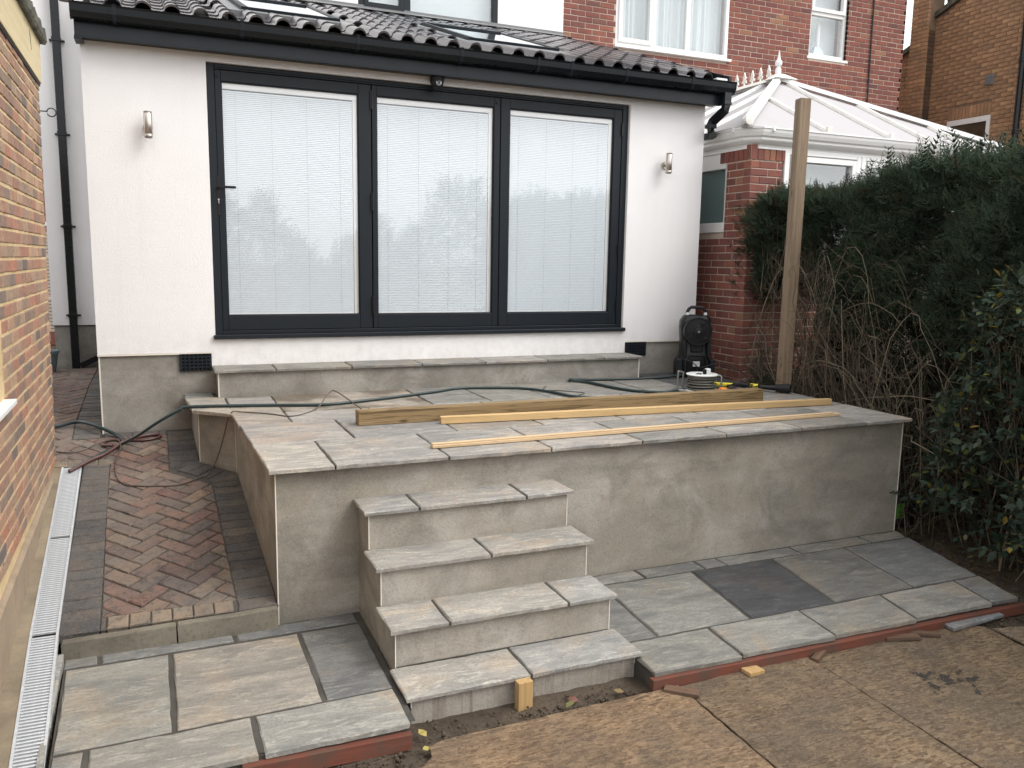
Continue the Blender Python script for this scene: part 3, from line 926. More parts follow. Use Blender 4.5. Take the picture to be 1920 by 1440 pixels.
# ------------------------------------------------------------------ block-paved path
def build_path():
    root = bpy.data.objects.new('path', None); COL.objects.link(root); root['kind'] = 'structure'
    # sand bed
    b = MB()
    d = .010
    xs = [-3.0, -.27, .985]
    for (x0, x1, ys) in ((-.085, .985, [-2.735, -.7, .0]), (-.30, -.085, [-.62, 0.0]), (-3.0, -.0, [0.0, .2, 1.9, 3.39]), (-3.0, -.30, [-.40, 0.0])):
        for y0, y1 in zip(ys[:-1], ys[1:]):
            b.add([(x0, y0, path_z(0, y0) - d), (x1, y0, path_z(0, y0) - d), (x1, y1, path_z(0, y1) - d), (x0, y1, path_z(0, y1) - d)], [(0, 1, 2, 3)])
    part('sand_bed', b, 'joint_dark', root)
    P = []                                                       # (poly, material)
    def lerp(a, b, t): return a + (b - a) * t
    # left border beside the drain
    y = -2.735; k = 0
    while y < -.72:
        x0 = lerp(-.083, -.093, (y + 2.73) / 2.1); x1 = lerp(.108, .080, (y + 2.73) / 2.1)
        P.append((rect(x0, x1 - .003, y + .0025, y + .1005), 'paver_charcoal')); y += .103
    P.append((rect(-.09, .076, y + .0025, -.634), 'paver_charcoal'))
    # soldier row across, at the end of the drain
    for k in range(-1, 3):
        P.append((rect(-.30 + .1005 * k + .1, -.30 + .1005 * k + .1975, -.628, -.515), 'paver_buff'))
    # soldier row above the kerb
    P.append((rect(.112, .133, -2.73, -2.632), 'paver_charcoal'))
    for k in range(6):
        P.append((rect(.140 + .103 * k, .240 + .103 * k - .003, -2.728, -2.630), 'paver_buff'))
    # right border along the terrace wall
    y = -2.735
    while y < -1.12:
        t = (y + 2.735) / 1.7
        xi = lerp(.775, .748, t); xo = lerp(.975, .945, t)
        P.append((rect(xi, xo, y + .0025, y + .1005), 'paver_charcoal')); y += .103
    # chamfer border: blocks square to the diagonal wall
    d = Vector((-.24, .24, 0)).normalized(); nrm = Vector((-d.y, d.x, 0))
    nrm = Vector((-.7071, -.7071, 0))
    st = Vector((.935, -.955, 0))
    P.append(([(.748, y + .003), (.943, y + .003), (.930, -.95), (.80, -1.06)], 'paver_charcoal'))
    for k in range(4):
        a = st + d * (.094 * k + .004); bq = st + d * (.094 * (k + 1) - .001)
        c, e = bq + nrm * .20, a + nrm * .20
        q = [(a.x, a.y), (bq.x, bq.y), (c.x, c.y), (e.x, e.y)]
        P.append((q if area(q) > 0 else q[::-1], 'paver_charcoal'))
    y = -.775
    while y < -.115:
        P.append((rect(.475, .682, y + .0025, min(y + .1005, -.006)), 'paver_charcoal')); y += .103
    # blocks along the plinth
    x = .02
    while x < .46:
        P.append((rect(x, min(x + .197, .468), -.105, -.006), 'paver_charcoal')); x += .2
    # back path, border by the house wall
    y = -.10
    while y < 3.2:
        P.append((rect(-.20, -.006, y + .0025, y + .1005), 'paver_charcoal')); y += .103
    x = -1.2
    while x < -.3:
        P.append((rect(x, x + .197, 3.23, 3.33), 'paver_red')); x += .2
    # herringbone at 45 degrees, clipped to what the borders leave
    inner = [[(.112, -2.626), (.772, -2.626), (.745, -1.10), (.112, -1.10)],
             [(.085, -1.10), (.745, -1.10), (.655, -1.045), (.472, -.84), (.472, -.112), (-.21, -.112), (-.21, -.51), (.085, -.51)],
             [(-1.25, -.112), (-.206, -.112), (-.206, 3.22), (-1.25, 3.22)],
             [(-1.25, -.40), (-.30, -.40), (-.30, -.112), (-1.25, -.112)]]
    inner[0] = None
    inner = [[(.112, -2.626), (.772, -2.626), (.745, -1.10), (.655, -1.045), (.472, -.84), (.472, -.112), (-.206, -.112), (-.206, 3.22), (-1.25, 3.22), (-1.25, -.40), (-.30, -.40), (-.28, -.51), (.085, -.51), (.085, -1.2)]]
    c45 = math.cos(math.pi / 4)
    W = .1035
    cells = []
    for i in range(-40, 40):
        for j in range(-40, 40):
            # herringbone lattice: step (1,1) and (2,-2) in block widths
            a0, b0 = i + 2 * j, i - 2 * j
            cells.append((a0, b0, 2, 1)); cells.append((a0 + 1 - 1, b0 + 1, 1, 2))
    ox, oy = .30, -1.7
    for a0, b0, la, lb in cells:
        g = .0052
        q = [(a0 * W + g, b0 * W + g), ((a0 + la) * W - g, b0 * W + g), ((a0 + la) * W - g, (b0 + lb) * W - g), (a0 * W + g, (b0 + lb) * W - g)]
        q = [(ox + c45 * (u - v), oy + c45 * (u + v)) for u, v in q]
        cx = sum(p[0] for p in q) / 4; cy = sum(p[1] for p in q) / 4
        if not (-1.5 < cx < 1.0 and -2.9 < cy < 3.5): continue
        for poly in inner:
            r = clip(poly, q)
            if len(r) >= 3 and area(r) > .0006: P.append((r, 'paver_red'))
    P.sort(key=lambda q: -area(q[0]) / max(.1, (Vector((q[0][0][0], q[0][0][1], -.8)) - CAMP).length) ** 2 + (10 if q[0][0][0] < -.45 else 0))
    rest = {}
    for i, (poly, mat) in enumerate(P):
        dz = random.uniform(-.0022, .0022); tx, ty = random.uniform(-.012, .012), random.uniform(-.012, .012)
        cx, cy = poly[0]
        f = lambda x, y: path_z(x, y) + dz + (x - cx) * tx + (y - cy) * ty
        mb = slab_mb(poly, 0, .05, cut=.0065, rough=.0028, seg=.06, fn=f)
        if i < 300: part('paver', mb, mat, root)
        else: rest.setdefault(mat, MB()).add(mb.v, mb.f)
    for mat, mb in rest.items(): part('paver', mb, mat, root, kind='stuff')
    # kerb stones
    for (x0, x1) in ((-.062, .462), (.468, .972)):
        mb = slab_mb(rect(x0, x1, -2.795, -2.742), -1.05, .16, cut=.006, rough=.002, seg=.05, fn=lambda x, y: -1.062 + .02 * (x - .4))
        part('kerb_stone', mb, 'kerb', root)
build_path()

# ------------------------------------------------------------------ drainage channel
def build_drain():
    t = thing('drainage_channel', 'galvanised slotted drainage channel running along the garage wall', 'drain', (-.15, -2.5, -1.05))
    y0, y1 = -4.6, -.640
    zf = lambda y: -.5745 + .173 * y + .004
    xl = lambda y: -.205 - .012 * (y + 2.7) if y > -2.7 else -.205 + .030 * (-2.7 - y)
    wd = .128
    ys = [-4.6, -3.7, -2.7, -1.72, -.640]
    mb = MB()
    for (o0, o1) in ((0, .012), (wd - .012, wd)):
        for a, b in zip(ys[:-1], ys[1:]):
            vs = []
            for y in (a, b):
                for x in (xl(y) + o0, xl(y) + o1):
                    vs += [(x, y, zf(y) - .03), (x, y, zf(y))]
            mb.add(vs, [(1, 3, 7, 5), (0, 1, 5, 4), (3, 2, 6, 7)])
    part('rail', mb, 'galvanised', t)
    mb = MB()
    for a, b in zip(ys[:-1], ys[1:]):
        mb.add([(xl(a) + .012, a, zf(a) - .09), (xl(a) + wd - .012, a, zf(a) - .09), (xl(b) + wd - .012, b, zf(b) - .09), (xl(b) + .012, b, zf(b) - .09)], [(0, 1, 2, 3)])
    part('trough', mb, 'black_rough', t)
    me = MB(); me.cbox(-(wd / 2 - .0125), wd / 2 - .0125, -.0052, .0052, -.014, -.001, .0014)
    me = me.mesh('grate_bar', 'galvanised')
    y = y1 - .02; k = 0
    while y > y0:
        gap = min(abs(y + 1.70), abs(y + 2.72 + 0), abs(y + 3.74))
        if gap > .012: link('grate_bar', me, t, loc=(xl(y) + wd / 2, y, zf(y)), rot=(.10, 0, random.uniform(-.01, .01)))
        y -= .0212; k += 1
    mb = MB()
    for yy in (-1.70, -2.72, -3.74): mb.box(xl(yy) + .013, xl(yy) + wd - .013, yy - .003, yy + .003, zf(yy) - .04, zf(yy) - .006)
    part('end_joint', mb, 'black_rough', t)
    # concrete haunch between channel and garage plinth
    mb = MB()
    for a, b in zip(ys[:-1], ys[1:]):
        mb.add([(-.33, a, zf(a) + .006), (xl(a) - .001, a, zf(a) - .004), (xl(b) - .001, b, zf(b) - .004), (-.33, b, zf(b) + .006)], [(0, 1, 2, 3)])
    mb.add([(-.33, -.64, zf(-.64) + .006), (-.16, -.64, zf(-.64) - .004), (-.16, -.42, zf(-.42) - .02), (-.33, -.42, zf(-.42) - .02)], [(0, 1, 2, 3)])
    part('haunching', mb, 'haunch', t)
build_drain()

# ------------------------------------------------------------------ garage on the left
def build_garage():
    t = thing('brick_garage', 'flat-roofed garage of mottled brick with cream fascia at the left edge', 'garage', (-1.5, -2.8, -1.2))
    lean = lambda z: -.287 + .0169 * (z + .736)
    yc = -.45
    def L(dx):
        return lambda x, y, z: (lean(z) + x + dx, y, z)
    mb = MB()
    mb.add([(lean(z) + dx - .0005, y, z) for z in (-1.4, 2.02) for (dx, y) in ((0, -4.4), (0, yc - .008), (-2.8, yc - .008), (-2.8, -4.4))], [(0, 1, 5, 4), (1, 2, 6, 5), (2, 3, 7, 6), (3, 0, 4, 7), (4, 5, 6, 7)])
    part('wall', mb, 'mortar_yellow', t)
    # rendered plinth whose top drops towards the front with the ground
    mb = MB()
    pz = lambda y: -.700 + .034 * (y + .6)
    vs = []
    for y in (-4.4, -3.0, -1.8, yc + .004):
        for (z, dx) in ((pz(y) - .9, .028), (pz(y) - .018, .026), (pz(y), .012), (pz(y) + .0, -.03)):
            vs.append((lean(z) + dx, y, z))
    fs = []
    for i in range(3):
        for k in range(3): fs.append((i * 4 + k, (i + 1) * 4 + k, (i + 1) * 4 + k + 1, i * 4 + k + 1))
    fs.append((12, 13, 14, 15))
    mb.add(vs, fs); part('plinth', mb, 'garage_plinth', t)
    cells = []
    for (u, z, h) in courses(-4.39, yc, -.70, 2.0, L=.205, seed=3, joint=.018, holes=[(-3.75, -2.47, .075, 1.35)]):
        if z < pz(u) + .02: continue
        cells.append(((lean(z), u, z), h))
    # put the front-most visible ones first
    lay_bricks(t, 'brick', 'brick_multi', [c for c in cells if c[0][1] > -3.2], (.215, .05, .061), '+x', 300, .0045, center=Vector((.2, -2.5, .5)))
    mb = MB()
    back = [c for c in cells if c[0][1] <= -3.2]
    for c, h in back: mb.box(c[0] - .05, c[0] + .004, c[1] - h, c[1] + h, c[2] - .0325, c[2] + .0325)
    part('brick', mb, 'brick_multi', t, kind='stuff')
    mb = MB()     # return face bricks on the far end
    for (u, z, h) in courses(-2.9, -.10, -.70, 2.0, seed=9): mb.box(u - h + lean(z) + .0, u + h + lean(z), yc - .06, yc + .002, z - .0325, z + .0325)
    part('brick', mb, 'brick_multi', t, kind='stuff')
    mb = MB()     # bricks of the near end wall, outside the picture
    for (u, z, h) in courses(-2.8, 0, -.85, 2.0, L=.225, seed=10, joint=.012): mb.box(lean(z) + u - h, lean(z) + u + h, -4.4045, -4.35, z - .0315, z + .0315)
    part('brick', mb, 'brick_multi', t, kind='stuff')
    mb = MB(); mb.box(-3.1, -.26, -4.412, -4.36, -1.4, -.855); part('end_plinth', mb, 'garage_plinth', t)
    mb = MB()
    f = lambda x, y, z: (lean(z) + x, y, z)
    mb.box(-.03, .020, -4.4, yc + .02, 1.975, 2.245, f)
    mb.box(-2.8, -.031, yc - .02, yc + .02, 1.975, 2.245, f); mb.box(-2.8, -.031, -4.42, -4.38, 1.975, 2.245, f)
    part('fascia', mb, 'fascia_cream', t)
    mb = MB(); mb.box(-.02, .012, -4.4, yc + .012, 1.955, 1.9745, f); part('dpc_strip', mb, 'black_rough', t)
    mb = MB()
    pts = []
    n = 60
    for i in range(n + 1):
        y = -4.4 + (yc + .05 + 4.4) * i / n
        j = random.uniform(-.006, .006)
        pts.append([(lean(2.3) - .06, y, 2.247), (lean(2.3) + .045 + j, y, 2.240), (lean(2.3) + .058 + j, y, 2.262), (lean(2.3) + .050 + j, y, 2.345 + j), (lean(2.3) - .25, y, 2.365), (lean(2.3) - 2.9, y, 2.33)])
    vs = [p for q in pts for p in q]; fs = []
    for i in range(n):
        for k in range(5): fs.append((i * 6 + k, (i + 1) * 6 + k, (i + 1) * 6 + k + 1, i * 6 + k + 1))
    fs.append(tuple(n * 6 + k for k in range(6)))
    mb.add(vs, fs); part('roof', mb, 'roof_felt', t)
    # crack in the fascia
    mb = MB(); mb.tube([(lean(2.2) + .0205, -.985, 2.205), (lean(2.2) + .0205, -.96, 2.17), (lean(2.15) + .0205, -.955, 2.15), (lean(2.1) + .0205, -.905, 2.095)], [.001, .0035, .003, .001], 4)
    part('crack', mb, 'black_rough', t)
    # window on the garage wall: sill and frame
    mb = MB(); mb.cbox(-.04, .055, -3.75, -2.47, .078, .105, .003); mb.v = [(lean(v[2]) + v[0], v[1], v[2]) for v in mb.v]
    w_ = part('window', mb, 'white_upvc', t)
    mb = MB()
    for (a, b, c, d) in ((-3.75, -3.69, .105, 1.35), (-2.53, -2.47, .105, 1.35), (-3.69, -2.53, .105, .165), (-3.69, -2.53, 1.29, 1.35)): mb.cbox(-.05, -.012, a, b, c, d, .003)
    mb.v = [(lean(v[2]) + v[0], v[1], v[2]) for v in mb.v]
    part('frame', mb, 'white_upvc', w_)
    mb = MB(); mb.box(-.035, -.03, -3.69, -2.53, .165, 1.29); mb.v = [(lean(v[2]) + v[0], v[1], v[2]) for v in mb.v]
    part('pane', mb, 'window_glass', w_)
    mb = MB(); mb.box(-.008, -.004, -3.69, -2.53, .165, 1.29); mb.v = [(lean(v[2]) - .05 + v[0], v[1], v[2]) for v in mb.v]
    part('curtain', mb, 'cream_blind', w_)
    # eye hook near the corner
    c = Vector((lean(1.785) + .075, yc - .02, 1.785))
    mb = MB(); mb.tube([(c.x - .09, c.y, c.z + .004), (c.x - .028, c.y, c.z + .004)] + [(c.x - .028 * math.cos(a), c.y + .004, c.z + .028 * math.sin(a)) for a in [i * .31 for i in range(20)]], .004, 6)
    part('eye_hook', mb, 'black_rough', t, True)
build_garage()

# ------------------------------------------------------------------ rendered extension with glazed doors
def roof_z(y): return 2.60 + (y + .2) * (3.79 - 2.60) / 3.6
def build_extension():
    t = thing('house_extension', 'single-storey white rendered extension with dark tiled roof and three glazed doors', 'extension', (2.8, 1.6, -.55))
    XR = 5.585
    a, b, zd0, zd1 = .873, 4.722, .15, 2.33
    mb = MB(); zt = 2.43; zb = .036
    F = [(0, 0, zb), (a, 0, zb), (b, 0, zb), (XR, 0, zb), (0, 0, zd0), (a, 0, zd0), (b, 0, zd0), (XR, 0, zd0), (0, 0, zd1), (a, 0, zd1), (b, 0, zd1), (XR, 0, zd1), (0, 0, zt), (a, 0, zt), (b, 0, zt), (XR, 0, zt)]
    f = [(0, 1, 5, 4), (2, 3, 7, 6), (4, 5, 9, 8), (6, 7, 11, 10), (8, 9, 13, 12), (9, 10, 14, 13), (10, 11, 15, 14)]
    mb.add(F, f)
    zl = -.072
    mb.add([(a, 0, zd0), (b, 0, zd0), (b, 0, zb), (4.752, 0, zb), (4.752, 0, zl), (.838, 0, zl), (.838, 0, zb), (a, 0, zb)], [(7, 6, 5, 4, 3, 2, 1, 0)])
    mb.add([(.838, 0, zl), (.838, .012, zl), (.838, .012, zb), (.838, 0, zb), (4.752, 0, zl), (4.752, .012, zl), (4.752, .012, zb), (4.752, 0, zb)], [(0, 1, 2, 3), (7, 6, 5, 4)])
    # reveals
    mb.add([(a, 0, zd0), (a, .22, zd0), (a, .22, zd1), (a, 0, zd1)], [(0, 1, 2, 3)])
    mb.add([(b, 0, zd0), (b, .22, zd0), (b, .22, zd1), (b, 0, zd1)], [(3, 2, 1, 0)])
    mb.add([(a, 0, zd1), (b, 0, zd1), (b, .22, zd1), (a, .22, zd1)], [(0, 1, 2, 3)])
    mb.add([(a, 0, zd0), (b, 0, zd0), (b, .22, zd0), (a, .22, zd0)], [(3, 2, 1, 0)])
    # side walls up to the roof slope
    for x, s in ((0, 1), (XR, -1)):
        vs = [(x, 0, zb), (x, 3.395, zb), (x, 3.395, roof_z(3.395) - .09), (x, 0, zt)]
        mb.add(vs, [(3, 2, 1, 0) if s > 0 else (0, 1, 2, 3)])
    # bottom lip of the render
    for (p, q) in ((-.004, .834), (4.756, XR + .004)): mb.add([(p, -.004, zb + .012), (q, -.004, zb + .012), (q, .012, zb), (p, .012, zb)], [(3, 2, 1, 0)])
    part('wall', mb, 'render', t)
    mb = MB(); mb.box(.010, XR - .010, .012, 3.39, -1.3, zb - .0005); part('plinth', mb, 'plaster_grey', t)
    bd = MB(); bd.box(.004, .014, .006, .016, -.60, zb - .005); part('edge_bead', bd, 'bead_white', t)
    for (p, q) in ((-.002, .832), (4.758, XR + .002)):
        bd = MB(); bd.box(p, q, -.006, .011, zb - .004, zb + .008); part('edge_bead', bd, 'bead_white', t)
    # dark room behind the glass
    mb = MB()
    mb.add([(a - .2, 3.2, .1), (b + .2, 3.2, .1), (b + .2, 3.2, 2.4), (a - .2, 3.2, 2.4), (a - .2, .21, .1), (b + .2, .21, .1), (b + .2, .21, 2.4), (a - .2, .21, 2.4)],
           [(0, 1, 2, 3), (0, 3, 7, 4), (1, 5, 6, 2), (0, 4, 5, 1), (3, 2, 6, 7)])
    part('room', mb, 'dark_room', t)
    # ---- doors
    mb = MB()
    y0, y1 = .034, .10
    mb.cbox(a + .001, a + .062, y0, y1, .186, zd1 - .001, .003); mb.cbox(b - .062, b - .001, y0, y1, .186, zd1 - .001, .003)
    mb.cbox(a + .062, b - .062, y0 + .001, y1, .186, .216, .003); mb.cbox(a + .062, b - .062, y0 + .001, y1, 2.287, zd1 - .001, .003)
    mb.cbox(a + .062, b - .062, y0 - .012, y0 - .001, 2.300, 2.312, .002)
    part('door_frame', mb, 'anthracite', t)
    mb = MB(); mb.cbox(a - .012, b + .012, -.035, .12, .151, .1855, .004)
    part('door_sill', mb, 'anthracite', t)
    leaves = [(.937, 2.192, .983, 2.083), (2.200, 3.384, 2.240, 3.326), (3.392, 4.658, 3.480, 4.572)]
    for i, (x0, x1, g0, g1) in enumerate(leaves):
        z0, z1, h0, h1 = .219, 2.284, .338, 2.200
        mb = MB(); ya, yb = .044, .098
        mb.cbox(x0, g0, ya, yb, z0, z1, .003); mb.cbox(g1, x1, ya, yb, z0, z1, .003)
        mb.cbox(g0, g1, ya + .0008, yb, z0, h0, .003); mb.cbox(g0, g1, ya + .0008, yb, h1, z1, .003)
        # glazing bead
        for (p, q, r, s_) in ((g0, g0 + .009, h0, h1), (g1 - .009, g1, h0, h1), (g0 + .009, g1 - .009, h0, h0 + .009), (g0 + .009, g1 - .009, h1 - .009, h1)):
            mb.box(p + .0004, q, ya + .012, ya + .03, r + .0004, s_)
        d = part('door', mb, 'anthracite', t)
        mb = MB(); mb.add([(g0 + .002, .068, h0 + .002), (g1 - .002, .068, h0 + .002), (g1 - .002, .068, h1 - .002), (g0 + .002, .068, h1 - .002)], [(0, 1, 2, 3)]); part('pane', mb, 'door_glass', d)
        mb = MB(); mb.box(g0 + .002, g1 - .002, .0975, .099, h0 + .002, h1 - .002)
        # blind: head rail, side rail and slats, sealed in the glass
        rail = MB(); rail.cbox(g0 + .002, g1 - .002, .074, .094, h1 - .052, h1 - .004, .002); rail.cbox(g1 - .044, g1 - .004, .0745, .0935, h0 + .004, h1 - .053, .002)
        rail.cbox(g0 + .003, g1 - .047, .076, .092, h0 + .004, h0 + .016, .002)
        part('blind_rail', rail, 'white_blind', d)
        sl = MB(); z = h0 + .022
        while z < h1 - .056:
            sl.add([(g0 + .004, .0775, z - .0071), (g1 - .047, .0775, z - .0071), (g1 - .047, .0784, z + .0005), (g0 + .004, .0784, z + .0005), (g1 - .047, .0815, z + .0072), (g0 + .004, .0815, z + .0072)], [(0, 1, 2, 3), (3, 2, 4, 5)])
            z += .0150
        part('blind_slats', sl, 'slat_white', d, kind='stuff')
        c = MB()
        for k in (.1, .37, .64, .9):
            x = g0 + (g1 - .05 - g0) * k; c.box(x - .0006, x + .0006, .0755, .0765, h0 + .01, h1 - .05)
        part('blind_cord', c, 'cord_grey', d)
        if i == 0:
            h = MB(); h.cbox(.925, .948, .030, .0438, 1.145, 1.46, .004); h.lathe([(.011, 0), (.011, -.04)], (.937, .032, 1.372), 'y', 14)
            h.cbox(.930, 1.070, -.022, -.006, 1.363, 1.384, .005); part('handle', h, 'black_plastic', d)
            k = MB(); k.lathe([(.008, 0), (.008, -.006)], (.937, .0295, 1.275), 'y', 14); k.box(.9335, .9405, .0235, .0295, 1.245, 1.27); part('keyhole', k, 'steel_brushed', d)
        if i < 2:
            for j, zz in enumerate((2.16, 1.31, .42)):
                hg = MB(); hg.cbox(x1 - .010, x1 + .018, .030, .0435, zz - .075, zz + .075, .002); hg.tube([(x1 + .004, .026, zz - .08), (x1 + .004, .026, zz + .08)], .006, 8); 
                if i == 0: part('hinge', hg, 'black_plastic', d)
        else:
            for zz in (2.1, .95, .42):
                hg = MB(); hg.cbox(x1 - .008, x1 + .014, .028, .0435, zz - .06, zz + .06, .002); part('hinge', hg, 'black_plastic', d)
        if i < 2:
            lk = MB(); lx = .955 if i == 0 else 3.352; lk.cbox(lx - .008, lx + .008, .032, .0435, 2.228, 2.243, .002); part('catch', lk, 'black_plastic', d)
    # ---- roof line
    mb = MB()
    mb.box(-.022, XR + .075, -.145, -.120, 2.392, 2.60); part('fascia', mb, 'anthracite_satin', t)
    mb = MB(); mb.box(-.020, XR + .073, -.1195, -.001, 2.390, 2.402); mb.box(-.024, XR + .077, -.152, -.1205, 2.378, 2.391); part('soffit', mb, 'anthracite', t)
    mb = MB(); mb.cbox(-.026, .03, -.155, .02, 2.36, 2.3775, .002); part('end_cap', mb, 'anthracite', t)
    for xx in (2.905,):
        mb = MB(); mb.box(xx - .002, xx + .002, -.1475, -.1455, 2.394, 2.598); part('fascia_joint', mb, 'black_plastic', t)
    # gutter: open ogee trough
    prof = [(-.150, 2.590), (-.150, 2.500), (-.195, 2.482), (-.235, 2.492), (-.256, 2.530), (-.262, 2.575), (-.270, 2.590), (-.262, 2.590), (-.254, 2.575), (-.248, 2.533), (-.23, 2.50), (-.195, 2.490), (-.156, 2.507), (-.156, 2.590)]
    mb = MB(); mb.prism(prof, 'x', -.035, XR + .165)
    g = part('gutter', mb, 'gutter_black', t)
    mb = MB()
    for xx in (-.038, XR + .163): mb.prism([(-.149, 2.594), (-.149, 2.498), (-.195, 2.478), (-.238, 2.488), (-.262, 2.530), (-.268, 2.594)], 'x', xx, xx + .006)
    part('gutter_end', mb, 'gutter_black', g)
    for xx in (.25, 1.13, 2.02, 2.905, 3.62, 3.95, 4.52, 5.25):
        m2 = MB(); prf = [(-.1495, 2.497), (-.195, 2.477), (-.239, 2.487), (-.260, 2.528), (-.267, 2.578), (-.273, 2.597), (-.268, 2.597), (-.262, 2.577), (-.256, 2.5305), (-.236, 2.4915), (-.195, 2.4815), (-.1505, 2.4995)]
        m2.prism(prf, 'x', xx - .014, xx + .014); part('gutter_bracket', m2, 'anthracite', g)
    # downpipe swan neck at the right end
    mb = MB(); X0 = XR + .095
    mb.cbox(X0 - .04, X0 + .04, -.240, -.165, 2.40, 2.495, .004)
    mb.cbox(X0 - .044, X0 + .044, -.244, -.161, 2.375, 2.405, .004)
    mb.tube([(X0, -.203, 2.385), (X0 - .005, -.20, 2.33), (X0 - .075, -.10, 2.225), (X0 - .08, -.085, 2.19)], .046, 4)
    mb.cbox(X0 - .125, X0 - .035, -.125, -.045, 2.165, 2.20, .003)
    mb.tube([(X0 - .08, -.085, 2.20), (X0 - .065, -.06, 2.15), (X0 + .05, .05, 2.13), (X0 + .06, .10, 2.125), (X0 + .03, .20, 2.12)], .042, 4)
    mb.tube([(X0 - .12, -.13, 2.175), (X0 - .125, -.13, 2.13), (X0 - .11, -.12, 2.125)], .008, 6)
    part('downpipe', mb, 'gutter_black', t)
    # ---- roof deck and tiles
    sl = (3.79 - 2.60) / 3.6
    mb = MB()
    mb.add([(-.02, -.17, roof_z(-.17) - .075), (XR + .08, -.17, roof_z(-.17) - .075), (XR + .08, 3.395, roof_z(3.395) - .075), (-.02, 3.395, roof_z(3.395) - .075)], [(0, 1, 2, 3)])
    part('roof_deck', mb, 'black_rough', t)
    # a double-roll tile: two half rounds and two pans
    Wd, Ln, th = .3985, .40, .016
    prof = []
    for r in range(2):
        x0 = r * Wd / 2
        prof += [(x0, .004), (x0 + .020, .000), (x0 + .072, .000), (x0 + .083, .006)]
        for k in range(7):
            an = math.pi * (1 - k / 6)
            prof.append((x0 + .142 + .054 * math.cos(an), .010 + .050 * math.sin(an)))
    prof.append((Wd + .002, .004))
    ang = math.atan(sl)
    ca, sa = math.cos(ang), math.sin(ang)
    vs, n = [], len(prof)
    for (yy, dz) in ((0, 0), (Ln, -.012)):
        for (x, z) in prof:
            vs.append((x, yy * ca - (z + dz) * sa, yy * sa + (z + dz) * ca))
    for (x, z) in prof:
        z2 = z - th
        vs.append((x, .004 * ca - z2 * sa, .004 * sa + z2 * ca))
    for (x, z) in prof:
        z2 = z - th
        vs.append((x, .09 * ca - z2 * sa, .09 * sa + z2 * ca))
    fs = [(i, i + 1, n + i + 1, n + i) for i in range(n - 1)] + [(2 * n + i, 2 * n + i + 1, i + 1, i) for i in range(n - 1)] + [(3 * n + i, 3 * n + i + 1, 2 * n + i + 1, 2 * n + i) for i in range(n - 1)]
    fs += [(0, n, 3 * n, 2 * n), (2 * n - 1, n - 1, 3 * n - 1, 4 * n - 1)]
    tm = MB().add(vs, fs).mesh('roof_tile', 'roof_tile', True)
    sky1 = (1.20, 2.03, .50, 1.98)
    sky2 = (3.16, 4.08, .30, 1.75)
    gauge = .325
    for r in range(12):
        s = -.245 + r * gauge * ca
        for k in range(15):
            x = -.10 + k * .3985 - (0 if r % 2 == 0 else .19925)
            if x + .4 > XR + .14 or x < -.14: continue
            cx, cy = x + .2, s + .16
            if any(q[0] - .14 < cx < q[1] + .14 and q[2] - .12 < cy < q[3] + .15 for q in (sky1, sky2)): continue
            if s + .3 > 3.45: continue
            link('roof_tile', tm, t, loc=(x, s, roof_z(s) + .010 + random.uniform(-.002, .002)), rot=(random.uniform(-.006, .006), 0, random.uniform(-.004, .004)))
    # verge trim, right
    mb = MB(); mb.add([(XR + .075, -.26, roof_z(-.26) - .03), (XR + .105, -.26, roof_z(-.26) - .03), (XR + .105, 3.39, roof_z(3.39) - .03), (XR + .075, 3.39, roof_z(3.39) - .03),
                       (XR + .075, -.26, roof_z(-.26) + .055), (XR + .105, -.26, roof_z(-.26) + .055), (XR + .105, 3.39, roof_z(3.39) + .055), (XR + .075, 3.39, roof_z(3.39) + .055)],
                      [(0, 1, 5, 4), (1, 2, 6, 5), (4, 5, 6, 7), (0, 4, 7, 3)])
    part('verge', mb, 'gutter_black', t)
    mb = MB(); mb.cbox(XR - .07, XR + .06, -.262, -.20, 2.585, 2.612, .006); part('mortar_lump', mb, 'white_plastic', t)
    # flashing against the house wall
    mb = MB(); mb.add([(-.02, 3.20, roof_z(3.20) + .075), (XR + .06, 3.20, roof_z(3.20) + .075), (XR + .06, 3.39, roof_z(3.39) + .085), (-.02, 3.39, roof_z(3.39) + .085), (-.02, 3.39, roof_z(3.39) + .11), (XR + .06, 3.39, roof_z(3.39) + .11)], [(0, 1, 2, 3), (3, 2, 5, 4)])
    part('flashing', mb, 'lead_grey', t)
    # roof windows
    for (x0, x1, ya, yb) in (sky1, sky2):
        def q(x, y, h): return (x - 0, y - h * sa, roof_z(y) + h * ca)
        def bar(mbx, xa, xb, y_a, y_b, h0, h1):
            vs = [q(x, y, h) for h in (h0, h1) for (x, y) in ((xa, y_a), (xb, y_a), (xb, y_b), (xa, y_b))]
            mbx.add(vs, [(0, 3, 2, 1), (4, 5, 6, 7), (0, 1, 5, 4), (1, 2, 6, 5), (2, 3, 7, 6), (3, 0, 4, 7)])
        fr = MB()
        w_ = .055
        bar(fr, x0, x0 + w_, ya, yb, -.06, .075); bar(fr, x1 - w_, x1, ya, yb, -.06, .075)
        bar(fr, x0 + w_, x1 - w_, ya, ya + w_, -.06, .073); bar(fr, x0 + w_, x1 - w_, yb - w_ - .04, yb, -.06, .085)
        o = part('roof_window', fr, 'anthracite', t)
        sk = MB(); bar(sk, x0 - .11, x0 - .001, ya - .10, yb + .10, -.05, .045); bar(sk, x1 + .001, x1 + .11, ya - .10, yb + .10, -.05, .045); bar(sk, x0 - .0, x1 + .0, ya - .16, ya - .001, -.05, .05)
        part('flashing', sk, 'lead_grey', o)
        gl = MB(); bar(gl, x0 + w_, x1 - w_, ya + w_, yb - w_ - .04, .064, .069); part('pane', gl, 'roof_glass', o)
        dk = MB(); bar(dk, x0 + w_, x1 - w_, ya + w_, yb - w_ - .04, -.05, -.045); part('blind', dk, 'dark_room', o)
